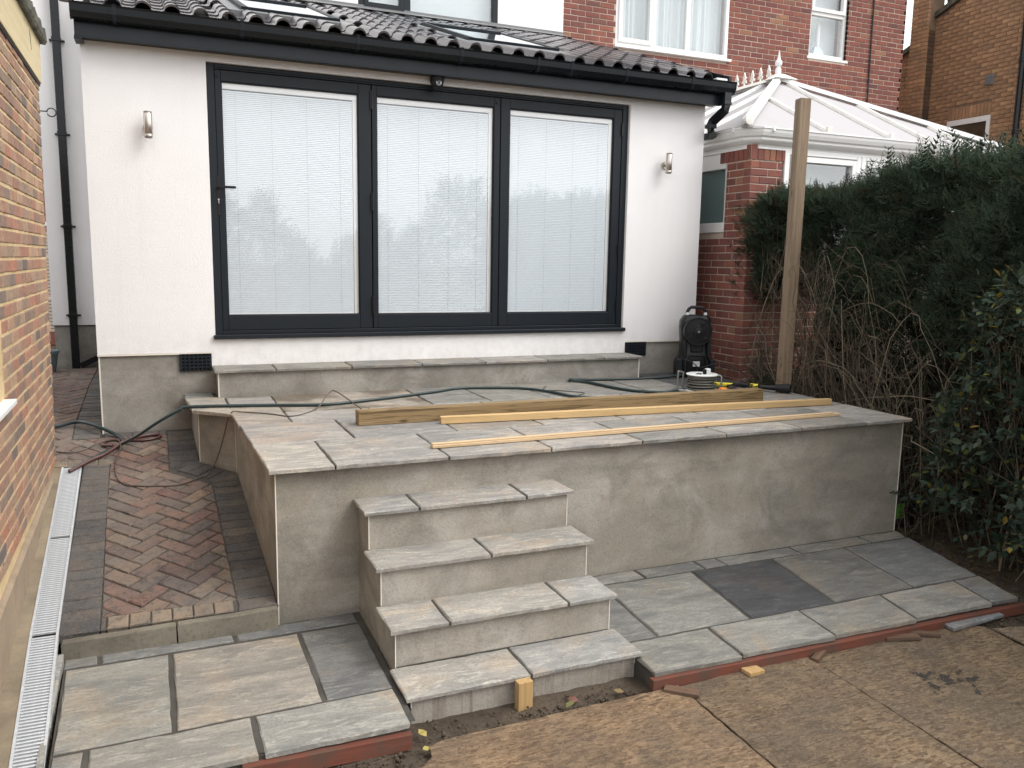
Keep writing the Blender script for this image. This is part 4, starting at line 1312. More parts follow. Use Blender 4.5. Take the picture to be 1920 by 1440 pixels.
    # air bricks
    for (x0, nh) in ((.601, 7), (4.762, 7)):
        ab = MB(); z0, z1, wdt = -.105, .036, .226
        nx, nz = 7, 5
        cw, ch = wdt / nx, (z1 - z0) / nz
        bw = .011
        for i in range(nx + 1): 
            xx = x0 + i * cw; ab.cbox(xx - bw / 2 - (.004 if i in (0, nx) else 0), xx + bw / 2 + (.004 if i in (0, nx) else 0), -.010, .02, z0, z1, .0015)
        for j in range(nz + 1):
            zz = z0 + j * ch
            for i in range(nx): ab.cbox(x0 + i * cw + bw / 2, x0 + (i + 1) * cw - bw / 2, -.009, .02, max(z0, zz - bw / 2), min(z1, zz + bw / 2), .001)
        v = part('air_vent', ab, 'anthracite', t)
        bk = MB(); bk.box(x0, x0 + wdt, .009, .0115, z0, z1); part('backing', bk, 'black_rough', v)
build_extension()

# ------------------------------------------------------------------ wall lights and camera on the extension
def wall_light(x, zc, label):
    t = thing('wall_light', label, 'wall light', (x, 0, zc), 'wall lights on the white render')
    m = MB(); m.lathe([(.0, -.001), (.033, -.001), (.035, -.004), (.035, -.014), (.032, -.018), (.0, -.018)], (x, 0, zc - .012), 'y', 24); m.tube([(x, -.016, zc - .012), (x, -.06, zc - .012)], .012, 10)
    part('bracket', m, 'steel_brushed', t, True)
    m = MB(); m.lathe([(.0, -.095), (.029, -.095), (.031, -.092), (.031, -.072), (.0302, -.071), (.0302, -.069), (.031, -.068), (.031, .083), (.0302, .084), (.0302, .086), (.031, .087), (.031, .098), (.0, .098)], (x, -.082, zc), 'z', 28)
    part('body', m, 'steel_brushed', t, True)
    m = MB(); m.lathe([(.0, -.0965), (.025, -.0965), (.025, -.0955), (.0, -.0955)], (x, -.082, zc), 'z', 20); part('lens', m, 'black_plastic', t)
wall_light(.440, 1.803, 'brushed steel cylinder wall light left of the glazed doors')
wall_light(5.128, 1.798, 'brushed steel cylinder wall light right of the glazed doors, above the pressure washer')
def sec_cam():
    x, y, z = 2.745, -.065, 2.352
    t = thing('security_camera', 'small black dome security camera under the gutter above the middle door', 'camera', (x, y, z))
    m = MB(); m.lathe([(.0, .026), (.062, .026), (.064, .018), (.060, .006), (.060, .0)], (x, y, z), 'z', 24)
    part('base', m, 'black_rough', t, True)
    m = MB(); n = 10
    prof = [(.060, .004)] + [(.060 * math.cos(a), -.072 * math.sin(a)) for a in [i * math.pi / 2 / n for i in range(n)]] + [(.001, -.072)]
    m.lathe(prof, (x, y, z), 'z', 24); part('housing', m, 'black_rough', t, True)
    m = MB(); m.lathe([(.0, -.056), (.012, -.055), (.012, -.046), (.024, -.044), (.026, -.030), (.020, -.02)][::-1], (x, y - .010, z - .026), 'y', 18); part('lens', m, 'grey_metal', t, True)
    m = MB(); m.lathe([(.0, -.058), (.010, -.0575), (.010, -.05)][::-1], (x, y - .010, z - .026), 'y', 16); part('glass', m, 'black_plastic', t)
sec_cam()

# ------------------------------------------------------------------ white house behind the extension
YH = 3.4
def build_white_house():
    t = thing('white_house', 'white rendered house wall with a dark grey upstairs window behind the extension', 'house', (2.5, 5.5, -.5))
    x0, x1, ztop = -.64, 5.655, 6.0
    wx0, wx1, wz0, wz1 = 2.86, 4.70, 3.80, 5.0
    mb = MB()
    xs, zs = [x0, wx0, wx1, x1], [.024, wz0, wz1, ztop]
    vs = [(x, YH, z) for z in zs for x in xs]
    fs = [(r * 4 + c, r * 4 + c + 1, r * 4 + c + 5, r * 4 + c + 4) for r in range(3) for c in range(3) if not (r == 1 and c == 1)]
    mb.add(vs, fs)
    for (p, q) in (((wx0, wz0), (wx0, wz1)), ((wx0, wz1), (wx1, wz1)), ((wx1, wz1), (wx1, wz0)), ((wx1, wz0), (wx0, wz0))):
        mb.add([(p[0], YH, p[1]), (q[0], YH, q[1]), (q[0], YH + .2, q[1]), (p[0], YH + .2, p[1])], [(0, 1, 2, 3)])
    mb.add([(x0, YH, .024), (x0, 11, .024), (x0, 11, ztop), (x0, YH, ztop), (x1, 11, .024), (x1, 11, ztop)], [(3, 2, 1, 0), (2, 5, 4, 1)])
    part('wall', mb, 'render', t)
    mb = MB(); mb.box(x0 + .012, x1 - .01, YH + .012, 10.9, -1.3, .0235); part('plinth', mb, 'plaster_grey', t)
    mb = MB(); mb.box(x0 - .004, x0 + .62, YH - .006, YH + .004, .018, .026); part('edge_bead', mb, 'gutter_black', t)
    mb = MB(); mb.prism([(YH - .35, ztop - .05), (YH - .35, ztop + .1), (7.2, ztop + 2.4), (11.3, ztop + .1), (11.3, ztop - .05)], 'x', x0 - .3, x1 - .003); part('roof', mb, 'roof_tile', t)
    # window
    fr = MB(); y0, y1 = YH - .004, YH + .07
    frame_mb(fr, wx0, wx1, wz0 + .012, wz1, y0, y1, .07)
    fr.cbox(wx0 - .035, wx1 + .03, YH - .06, YH + .03, wz0 - .022, wz0 + .0115, .003)
    fr.cbox(3.44, 3.52, y0 + .001, y1, wz0 + .083, wz1 - .071, .003)
    w_ = part('window', fr, 'anthracite', t)
    sh = MB(); frame_mb(sh, wx0 + .072, 3.438, wz0 + .085, wz1 - .073, y0 - .012, y1 - .01, .055); part('sash', sh, 'anthracite', w_)
    p = MB(); p.box(wx0 + .12, 3.39, YH + .035, YH + .039, wz0 + .13, wz1 - .12); p.box(3.521, wx1 - .071, YH + .035, YH + .039, wz0 + .083, wz1 - .071); part('pane', p, 'window_glass', w_)
    p = MB(); p.box(wx0 + .06, wx1 - .06, YH + .15, YH + .155, wz0 + .02, wz1); part('blind', p, 'cream_blind', w_)
    # square downpipe
    d = MB(); xp = -.425
    d.cbox(xp - .040, xp + .040, YH - .115, YH - .035, -.47, 6.0, .006); dp = part('downpipe', d, 'gutter_black', t)
    for z in (3.092, 2.114, 1.124, .139):
        c = MB(); c.cbox(xp - .046, xp + .046, YH - .121, YH - .029, z - .022, z + .022, .003); c.cbox(xp - .075, xp + .075, YH - .034, YH - .002, z - .010, z + .010, .002)
        part('clip', c, 'gutter_black', dp)
    b = MB(); b.tube([(xp + .05, YH - .08, -.43), (-.12, YH - .08, -.30), (.0, YH - .08, -.18)], .042, 4); part('branch_pipe', b, 'gutter_black', t)
build_white_house()

# ------------------------------------------------------------------ red brick house next door
def window_unit(root, x0, x1, z0, z1, y, mullions=(), transom=None, sill=True, mat='white_upvc', curtain='curtain', wave=True, wf=.055):
    fr = MB(); ya, yb = y - .005, y + .06
    frame_mb(fr, x0, x1, z0, z1, ya, yb, wf)
    for m in mullions: fr.cbox(m - .035, m + .035, ya + .001, yb, z0 + wf + .001, z1 - wf - .001, .003)
    if transom: fr.cbox(x0 + wf + .001, x1 - wf - .001, ya + .001, yb, transom - .035, transom + .035, .003)
    if sill: fr.cbox(x0 - .03, x1 + .045, y - .06, yb, z0 - .038, z0 - .001, .004)
    o = part('window', fr, mat, root)
    p = MB(); p.add([(x0 + wf, y + .03, z0 + wf), (x1 - wf, y + .03, z0 + wf), (x1 - wf, y + .03, z1 - wf), (x0 + wf, y + .03, z1 - wf)], [(0, 1, 2, 3)]); part('pane', p, 'window_glass', o)
    if curtain:
        c = MB(); n = 70; vs = []
        for i in range(n + 1):
            x = x0 + .03 + (x1 - x0 - .06) * i / n
            yy = y + .16 + (.022 * math.sin(i * .9) + .014 * math.sin(i * 2.3 + 1) if wave else 0)
            vs += [(x, yy, z0 + .02), (x + (.01 * math.sin(i * .5) if wave else 0), yy, z1)]
        c.add(vs, [(2 * i, 2 * i + 2, 2 * i + 3, 2 * i + 1) for i in range(n)])
        part('curtain', c, curtain, o, True)
    return o
def build_brick_house():
    t = thing('brick_house', 'red brick semi-detached house with white framed windows beyond the conservatory', 'house', (8.8, 5.5, -.8))
    x0, x1, z0, z1 = 5.658, 11.87, -1.3, 6.0
    w1 = (6.465, 8.372, 3.832, 5.0); w2 = (9.905, 10.66, 4.055, 5.3)
    xs = [x0, w1[0], w1[1], w2[0], w2[1], x1]
    mb = MB(); y = YH + .006
    def wallpiece(a, b, c, d): mb.add([(a, y, c), (b, y, c), (b, y, d), (a, y, d)], [(0, 1, 2, 3)])
    wallpiece(x0, w1[0], z0, z1); wallpiece(w1[1], w2[0], z0, z1); wallpiece(w2[1], x1, z0, z1)
    for w_ in (w1, w2):
        wallpiece(w_[0], w_[1], z0, w_[2] - .03); wallpiece(w_[0], w_[1], w_[3], z1)
        for (p, q) in (((w_[0], w_[2] - .03), (w_[0], w_[3])), ((w_[1], w_[3]), (w_[1], w_[2] - .03))):
            mb.add([(p[0], y, p[1]), (q[0], y, q[1]), (q[0], y + .2, q[1]), (p[0], y + .2, p[1])], [(0, 1, 2, 3)])
    mb.add([(x1, y, z0), (x1, 11, z0), (x1, 11, z1), (x1, y, z1)], [(0, 1, 2, 3)])
    part('wall', mb, 'mortar_pale', t)
    holes = [(w1[0], w1[1], w1[2] - .035, w1[3]), (w2[0], w2[1], w2[2] - .035, w2[3])]
    cells = [((u, y, z), h) for (u, z, h) in courses(x0, x1, 2.42, 5.6, holes=holes, seed=4)]
    vis = Vector((8.0, -3.0, 4.4))
    lay_bricks(t, 'brick', 'brick_red', cells, (.215, .1, .065), '-y', 300, .006, center=Vector((7.4, 0, 4.1)))
    mb = MB()
    for (u, z, h) in courses(y, 10.5, 2.42, 5.6, seed=5): mb.box(x1 - .05, x1 + .008, u - h, u + h, z - .0325, z + .0325)
    part('brick', mb, 'brick_red', t, kind='stuff')
    window_unit(t, w1[0], w1[1], w1[2], w1[3], y - .0, (7.085, 7.665))
    sh = MB(); frame_mb(sh, w1[0] + .04, 7.06, w1[2] + .045, w1[3] - .05, y - .03, y + .03, .06); part('sash', sh, 'white_upvc', t)
    window_unit(t, w2[0], w2[1], w2[2], w2[3], y + .05, (), 4.715, curtain=None)
    sh = MB(); frame_mb(sh, w2[0] + .035, w2[1] - .035, 4.735, w2[3] - .03, y + .022, y + .09, .055); part('sash', sh, 'white_upvc', t)
    bk = MB(); bk.box(w2[0], w2[1], y + .27, y + .275, w2[2] - .03, w2[3]); part('room_back', bk, 'curtain', t)
    bk = MB(); bk.box(w2[0], w2[1], y + .11, y + .265, w2[2] - .03, w2[2] + .012); part('inner_ledge', bk, 'white_upvc', t)
    c = MB(); c.tube([(11.145, y - .022, 6.0), (11.15, y - .022, 4.6), (11.16, y - .022, 3.6), (11.175, y - .022, 2.6)], .012, 6); part('cable', c, 'black_cable', t)
    mb = MB(); mb.prism([(YH - .3, z1 - .05), (YH - .3, z1 + .1), (7.2, z1 + 2.4), (11.3, z1 + .1), (11.3, z1 - .05)], 'x', x0 + .003, x1 + .2); part('roof', mb, 'roof_tile', t)
    # things on the inner ledge of the small window, plus a lamp reflection made solid
    zl = w2[2] + .0125
    b = MB(); b.cbox(9.965, 10.045, y + .13, y + .21, zl, zl + .22, .006)
    tag(link('carton', b.mesh('carton', 'blue_carton')), 'small blue carton standing inside the narrow upstairs window', 'carton')
    b = MB(); b.lathe([(.0, 0), (.036, 0), (.038, .02), (.038, .44), (.030, .50), (.012, .56), (.010, .62), (0, .62)], (10.225, y + .18, zl), 'z', 16)
    tag(link('lamp_reflection', b.mesh('lamp_reflection', 'white_plastic', True)), 'tall slim white solid standing in for a lamp reflection in the narrow upstairs window', 'lamp_reflection')
    b = MB(); b.prism([(10.10, zl), (10.335, zl), (10.31, zl + .12), (10.24, zl + .17), (10.13, zl + .18)], 'y', y + .12, y + .18)
    tag(link('folded_towel', b.mesh('folded_towel', 'curtain')), 'folded white towel lying inside the narrow upstairs window', 'towel')
build_brick_house()

# ------------------------------------------------------------------ conservatory
def build_conservatory():
    t = thing('conservatory', 'white framed conservatory with hipped translucent roof and brick pier behind the hedge', 'conservatory', (7.5, 1.4, -1.2))
    XL, XR_, YF, ZE = 5.76, 9.32, -.44, 2.145
    RX, RY, RZ = 7.54, 1.27, 3.045
    wx0, wy = 5.868, -.40                      # outer wall faces
    # --- brick pier at the corner (front face and left face)
    ztop = 2.00
    mb = MB()
    mb.add([(wx0 + .004, wy + .012, -1.35), (6.27, wy + .012, -1.35), (6.27, wy + .012, ztop), (wx0 + .004, wy + .012, ztop)], [(0, 1, 2, 3)])
    for (ya, yb, za, zb_) in ((3.39, wy + .004, -1.35, 1.155), (-.0155, wy + .004, 1.155, ztop), (3.39, 1.362, 1.155, ztop)):
        mb.add([(wx0 + .012, ya, za), (wx0 + .012, yb, za), (wx0 + .012, yb, zb_), (wx0 + .012, ya, zb_)], [(0, 1, 2, 3)])
    mb.add([(6.27, wy + .012, -1.35), (9.2, wy + .012, -1.35), (9.2, wy + .012, .9), (6.27, wy + .012, .9)], [(0, 1, 2, 3)])
    mb.add([(9.2, wy + .012, -1.35), (9.2, 3.39, -1.35), (9.2, 3.39, .9), (9.2, wy + .012, .9)], [(0, 1, 2, 3)])
    part('wall', mb, 'mortar_pale', t)
    cF, cL = [], []
    for (u, z, h) in courses(wx0 + .004, 6.27, -1.3, 1.85, seed=11, shift=0): cF.append(((u, wy + .012, z), h))
    k = 0
    hole = (-.02, 1.35, 1.16, 2.2)
    for (u, z, h) in courses(wy + .122, 1.6, -1.3, 1.85, seed=12, holes=[hole], shift=.0): cL.append(((wx0 + .012, u, z), h))
    for z in [(-1.3 + .075 * i + .0325) for i in range(42)]:      # corner returns of the front bricks
        cL.append(((wx0 + .012, wy + .061, z), .052))
    zs = 1.86 + .0
    for (u, z, h) in courses(6.285, 7.6, -1.0, .88, seed=13): cF.append(((u, wy + .012, z), h))
    lay_bricks(t, 'brick', 'brick_red', cF, (.215, .1, .065), '-y', 140, .006)
    lay_bricks(t, 'brick', 'brick_red', cL, (.215, .1, .065), '-x', 160, .006)
    mb = MB()
    for i in range(6): mb.box(wx0 + .010 + .075 * i, wx0 + .072 + .075 * i, wy + .001, wy + .05, 1.855, 1.995)
    for i in range(6): mb.box(wx0 + .002, wx0 + .05, wy + .055 + .075 * i, wy + .118 + .075 * i, 1.855, 1.995)
    part('soldier_course', mb, 'brick_red', t, kind='stuff')
    vb = MB()
    for i in range(4):
        for j in range(3): vb.box(6.12 + i * .032, 6.14 + i * .032, wy - .003, wy - .0005, -.075 + j * .02, -.062 + j * .02)
    part('air_vent', vb, 'black_rough', t)
    # --- left side window
    w_ = MB(); xw = wx0 + .03
    w_.cbox(xw - .02, xw + .05, 0.0, 1.35, 1.80, 2.0, .004); w_.cbox(xw - .035, xw + .05, -.015, 1.36, 1.155, 1.255, .004)
    w_.cbox(xw - .019, xw + .05, 1.28, 1.35, 1.256, 1.799, .004); w_.cbox(xw - .015, xw + .05, .0, .012, 1.256, 1.799, .002)
    wo_ = part('side_window', w_, 'white_upvc', t)
    p = MB(); p.box(xw + .02, xw + .024, .012, 1.28, 1.256, 1.799); part('pane', p, 'side_glass', wo_)
    p = MB(); p.box(xw + .05, xw + .054, .0, 1.3, 1.2, 1.85); part('room_back', p, 'dim_blind', wo_)
    # --- front windows
    fx = [6.285, 7.30, 8.30, 9.19]
    for a, b in zip(fx[:-1], fx[1:]):
        f = MB(); frame_mb(f, a, b - .004, .95, 1.99, wy - .005, wy + .06, .062)
        frame_mb(f, a + .075, b - .079, 1.40, 1.915, wy - .018, wy + .05, .055)
        f.cbox(a + .063, b - .067, wy - .0045, wy + .058, 1.335, 1.395, .003)
        fo = part('front_window', f, 'white_upvc', t)
        p = MB(); p.box(a + .06, b - .064, wy + .03, wy + .034, 1.01, 1.93); part('pane', p, 'window_glass', fo)
    p = MB(); p.box(6.3, 9.15, wy + .30, wy + .304, .95, 1.98); part('blind', p, 'cream_blind', t)
    # --- gutter: an ogee run round the eaves with clipped corner
    def sweep(path, prof, mat, name):
        vs, fs = [], []; n = len(prof)
        for i, (x, y) in enumerate(path):
            a = Vector(path[max(i - 1, 0)]); b = Vector(path[min(i + 1, len(path) - 1)]); c = Vector((x, y))
            d1 = (c - a).normalized() if i else (b - c).normalized(); d2 = (b - c).normalized() if i < len(path) - 1 else d1
            d = (d1 + d2).normalized(); nr = Vector((d.y, -d.x)); k = 1 / max(.4, nr.dot(Vector((d1.y, -d1.x))))
            for (o, z) in prof: vs.append((x + nr.x * o * k, y + nr.y * o * k, z))
        for i in range(len(path) - 1):
            for k in range(n - 1): fs.append((i * n + k, (i + 1) * n + k, (i + 1) * n + k + 1, i * n + k + 1))
        m = MB().add(vs, fs); return part(name, m, mat, t)
    path = [(wx0, 3.38), (wx0, wy + .09), (wx0 + .09, wy), (9.2, wy), (9.2, 3.38)]
    prof = [(-.02, ZE - .02), (.005, ZE - .165), (.012, ZE - .145), (.03, ZE - .14), (.055, ZE - .118), (.065, ZE - .105), (.068, ZE - .085), (.085, ZE - .07), (.100, ZE - .035), (.104, ZE - .012), (.112, ZE - .005), (.112, ZE + .010), (.098, ZE + .010), (.09, ZE - .02), (-.02, ZE - .02)]
    sweep(path, prof, 'white_upvc', 'gutter')
    sweep(path, [(-.012, ZE - .185), (.006, ZE - .185), (.006, ZE - .166), (-.012, ZE - .166)], 'white_upvc', 'eaves_beam')
    for (x, y, r) in ((wx0 - .05, wy + .16, 0), (wx0 + .17, wy - .05, 1)):
        b = MB(); 
        if r: b.cbox(x - .014, x + .014, y - .070, y + .04, ZE - .03, ZE + .016, .004)
        else: b.cbox(x - .070, x + .04, y - .014, y + .014, ZE - .03, ZE + .016, .004)
        part('gutter_bracket', b, 'white_upvc', t)
    # --- roof panels
    fz = lambda y: ZE + .02 + (y - YF) * (RZ - ZE - .02) / (RY - YF)
    lz = lambda x: ZE + .02 + (x - XL) * (RZ - ZE - .02) / (RX - XL)
    bars_x = [6.755, 7.615, 8.20, 8.76]
    def hip_y_left(x): return YF + (x - XL) / (RX - XL) * (RY - YF)
    def hip_y_right(x): return YF + (XR_ - x) / (XR_ - RX) * (RY - YF)
    def panel(poly, name='roof_panel'):
        m = MB(); n = len(poly); low = [(p[0], p[1], p[2] - .016) for p in poly]
        m.add(list(poly) + low, [tuple(range(n)), tuple(range(2 * n - 1, n - 1, -1))] + [(i, n + i, n + (i + 1) % n, (i + 1) % n) for i in range(n)])
        part(name, m, 'polycarbonate', t)
    cuts = [XL] + bars_x + [XR_]
    for a, b in zip(cuts[:-1], cuts[1:]):
        pts = [(a, YF), (b, YF)]
        ha = min(hip_y_left(a), hip_y_right(a)); hb = min(hip_y_left(b), hip_y_right(b))
        top = [(b, hb)] if hb > YF + 1e-4 else []
        if a < RX < b: top.append((RX, RY))
        if ha > YF + 1e-4: top.append((a, ha))
        panel([(x, y, fz(y)) for x, y in pts + top])
    ys = [YF, .28, .86, 1.46, 2.1, 2.75, 3.38]
    for a, b in zip(ys[:-1], ys[1:]):
        xa = XL + min(1, (a - YF) / (RY - YF)) * (RX - XL); xb = XL + min(1, (b - YF) / (RY - YF)) * (RX - XL)
        poly = [(XL, b), (XL, a)] + ([(xa, a)] if xa > XL + 1e-4 else []) + ([(RX, RY)] if a < RY < b else []) + [(xb, b)]
        panel([(x, y, lz(x)) for x, y in poly])
        poly = [(XR_, a), (XR_, b), (2 * RX - xb + (XR_ + XL - 2 * RX) * 1, b)] + ([(RX, RY)] if a < RY < b else []) + ([(XR_ + XL - xa, a)] if xa > XL + 1e-4 else [])
        poly = [(min(x, XR_), y) for x, y in poly]
        panel([(x, y, ZE + .02 + (XR_ - x) / (XR_ - RX) * (RZ - ZE - .02)) for x, y in poly])
    def gbar(p, q, wd=.05, ht=.035, name='glazing_bar', mat='weathered_upvc'):
        p, q = Vector(p), Vector(q); d = (q - p).normalized(); s = d.cross(Vector((0, 0, 1))).normalized(); u = s.cross(d)
        m = MB(); vs = []
        for c in (p, q):
            for (a, h) in ((-wd / 2, .002), (-wd * .36, ht), (wd * .36, ht), (wd / 2, .002)): vs.append(tuple(c + s * a + u * h))
        m.add(vs, [(0, 4, 5, 1), (1, 5, 6, 2), (2, 6, 7, 3), (0, 1, 2, 3), (7, 6, 5, 4)])
        part(name, m, mat, t)
    for x in bars_x:
        h = min(hip_y_left(x), hip_y_right(x)); gbar((x, YF - .02, fz(YF - .02)), (x, h - .02, fz(h - .02)))
        b = MB(); b.cbox(x - .03, x + .03, YF - .055, YF - .015, ZE + .012, ZE + .07, .004); part('bar_end_cap', b, 'weathered_upvc', t)
    for y in ys[1:-1]:
        x = XL + min(1, (y - YF) / (RY - YF)) * (RX - XL); gbar((XL - .02, y, lz(XL - .02)), (x - .02, y, lz(x - .02)), .055, .04, mat='white_upvc')
    gbar((XL - .02, YF - .02, ZE + .025), (RX, RY, RZ + .012), .10, .05, 'hip_bar', 'white_upvc')
    gbar((XR_ + .02, YF - .02, ZE + .025), (RX, RY, RZ + .012), .10, .05, 'hip_bar', 'white_upvc')
    b = MB(); b.lathe([(0, 0), (.045, 0), (.05, -.01), (.05, -.04), (.0, -.045)], (XL - .02, YF - .03, ZE + .06), 'y', 18); part('hip_end_cap', b, 'weathered_upvc', t)
    # ridge
    m = MB(); m.add([(RX - .10, RY - .02, RZ + .005), (RX - .03, RY - .02, RZ + .06), (RX + .03, RY - .02, RZ + .06), (RX + .10, RY - .02, RZ + .005), (RX - .10, 3.38, RZ + .005), (RX - .03, 3.38, RZ + .06), (RX + .03, 3.38, RZ + .06), (RX + .10, 3.38, RZ + .005)],
                     [(0, 4, 5, 1), (1, 5, 6, 2), (2, 6, 7, 3), (0, 1, 2, 3)])
    part('ridge', m, 'weathered_upvc', t)
    m = MB(); m.add([(RX - .13, RY - .15, RZ + .02), (RX + .19, RY - .15, RZ + .02), (RX + .19, RY + .10, RZ + .02), (RX - .13, RY + .10, RZ + .02), (RX - .05, RY - .06, RZ + .085), (RX + .05, RY - .06, RZ + .085), (RX + .05, RY + .06, RZ + .085), (RX - .05, RY + .06, RZ + .085)],
                     [(0, 1, 5, 4), (1, 2, 6, 5), (2, 3, 7, 6), (3, 0, 4, 7), (4, 5, 6, 7), (3, 2, 1, 0)])
    part('ridge_cap', m, 'weathered_upvc', t)
    m = MB(); m.lathe([(0, 0), (.042, 0), (.042, .10), (.034, .115), (.024, .13), (.024, .145), (.040, .157), (.050, .18), (.052, .20), (.048, .225), (.036, .245), (.026, .262), (.018, .30), (.010, .36), (.002, .42), (0, .42)], (0, 0, 0), 'z', 20); m.v = [(v[0] * .85 + RX, v[1] * .85 + RY, v[2] * .70 + RZ + .08) for v in m.v]
    part('finial', m, 'white_upvc', t, True)
    for i in range(8):
        y = RY + .17 + i * .155
        m = MB(); zz = RZ + .06
        sp = [(-.012, 0), (.012, 0), (.010, .04), (.040, .035), (.042, .065), (.020, .075), (.030, .10), (.0, .17), (-.030, .10), (-.020, .075), (-.042, .065), (-.040, .035), (-.010, .04)]
        m.prism([(y + a, zz + b) for a, b in sp], 'x', RX - .007, RX + .007)
        part('cresting_spike', m, 'weathered_upvc', t)
build_conservatory()

# ------------------------------------------------------------------ brown brick house, far right
def build_brown_house():
    t = thing('brown_brick_house', 'brown brick gable end with chimney breast and black downpipe at the far right', 'house', (17, 3, -1))
    X = 14.5
    prof = [(1.0, -1.3), (8.5, -1.3), (8.5, 4.02), (5.47, 5.205), (5.47, 5.48), (1.0, 7.24)]
    m = MB(); m.add([(X + .01, y, z) for y, z in prof] + [(X + 6, y, z) for y, z in prof], [tuple(range(5, -1, -1))] + [(i, (i + 1) % 6, (i + 1) % 6 + 6, i + 6) for i in range(6)])
    part('wall', m, 'mortar_brown', t)
    top = lambda y: (5.205 + (5.47 - y) * .39) if y > 5.47 else (5.48 + (5.47 - y) * .394)
    cells = []
    win = (3.74, 4.64, 2.45, 3.60)
    for (u, z, h) in courses(1.0, 8.3, 2.6, 6.6, seed=21, holes=[(win[0], win[1], win[2], win[3] + .23), (5.09, 5.47, 0, 9)], joint=.008):
        if z + .04 < top(u) - .02: cells.append(((X + .01, u, z), h))
    for i in range(12): cells.append(((X + .01, win[0] + .0375 + .075 * i, 3.72), .033)) if False else None
    lay_bricks(t, 'brick', 'brick_brown', cells, (.217, .1, .067), '-x', 300, .008, center=Vector((X, 4.3, 4.4)))
    m = MB()
    for i in range(12): m.box(X + .0, X + .05, win[0] + .004 + .075 * i, win[0] + .071 + .075 * i, win[3] + .01, win[3] + .225)
    part('soldier_course', m, 'brick_brown', t, kind='stuff')
    # chimney breast and stack
    cy0, cy1, cx = 5.10, 5.47, X - .22
    m = MB(); m.box(cx + .01, X + .2, cy0 + .01, cy1 - .01, -1.3, 7.0); ch = part('chimney', m, 'mortar_brown', t)
    m = MB()
    for (u, z, h) in courses(cy0, cy1, 2.6, 7.0, seed=22, joint=.008): m.box(cx, cx + .06, u - h, u + h, z - .0335, z + .0335)
    part('brick', m, 'brick_brown', ch, kind='stuff')
    m = MB()
    for (u, z, h) in courses(cx + .0, X + .0, 2.6, 5.4, seed=23, joint=.008): m.box(max(u - h, cx + .06), u + h, cy0, cy0 + .06, z - .0335, z + .0335)
    part('brick', m, 'brick_sooty', ch, kind='stuff')
    m = MB()
    for (u, z, h) in courses(cy0 - .55, cy0 - .002, 5.70, 7.0, seed=24): m.box(X + .25, X + .31, u - h, u + h, z - .0325, z + .0325)
    m.box(X + .27, X + .8, cy0 - .55, cy0, 5.4, 7.0)
    part('stack', m, 'brick_sooty', ch)
    # verge
    m = MB()
    for (a, b) in ((8.6, 5.475), (5.09, 1.0)):
        za, zb_ = top(a if a < 8 else a), top(b + 1e-3 if b > 5 else b)
        m.add([(X - .06, a, za - .03), (X - .06, b, zb_ - .03), (X - .06, b, zb_ + .06), (X - .06, a, za + .06), (X + 6, a, za + .06), (X + 6, b, zb_ + .06), (X + .02, a, za - .03), (X + .02, b, zb_ - .03)], [(3, 2, 1, 0), (3, 4, 5, 2), (0, 1, 7, 6)])
    part('roof', m, 'roof_felt', t)
    # window, vent, downpipe
    f = MB()
    def fb(y0, y1, z0, z1, xa=X - .012, xb=X + .06): f.cbox(xa, xb, y0, y1, z0, z1, .003)
    fb(win[0], win[0] + .07, win[2], win[3]); fb(win[1] - .07, win[1], win[2], win[3]); fb(win[0] + .07, win[1] - .07, win[3] - .10, win[3]); fb(win[0] + .07, win[1] - .07, win[2], win[2] + .08)
    o = part('window', f, 'white_upvc', t)
    p = MB(); p.box(X + .01, X + .014, win[0] + .07, win[1] - .07, win[2] + .08, win[3] - .10); part('pane', p, 'window_glass', o)
    p = MB(); p.box(X + .03, X + .034, win[0] + .06, win[1] - .06, win[2] + .07, win[3] - .09); part('blind', p, 'dark_room', o)
    v = MB(); v.cbox(X - .03, X + .01, 3.74, 3.90, 4.13, 4.30, .004)
    for k in range(5): v.box(X - .034, X - .029, 3.755, 3.885, 4.148 + .03 * k, 4.160 + .03 * k)
    part('air_vent', v, 'lead_grey', t)
    d = MB(); d.tube([(X - .09, 3.16, -1.2), (X - .09, 3.16, 7.0)], .052, 10); dp = part('downpipe', d, 'gutter_black', t, True)
    for z in (3.22, 4.42):
        c = MB(); c.lathe([(.052, -.04), (.062, -.035), (.062, .035), (.052, .04)], (X - .09, 3.16, z), 'z', 12); part('collar', c, 'gutter_black', dp)
build_brown_house()

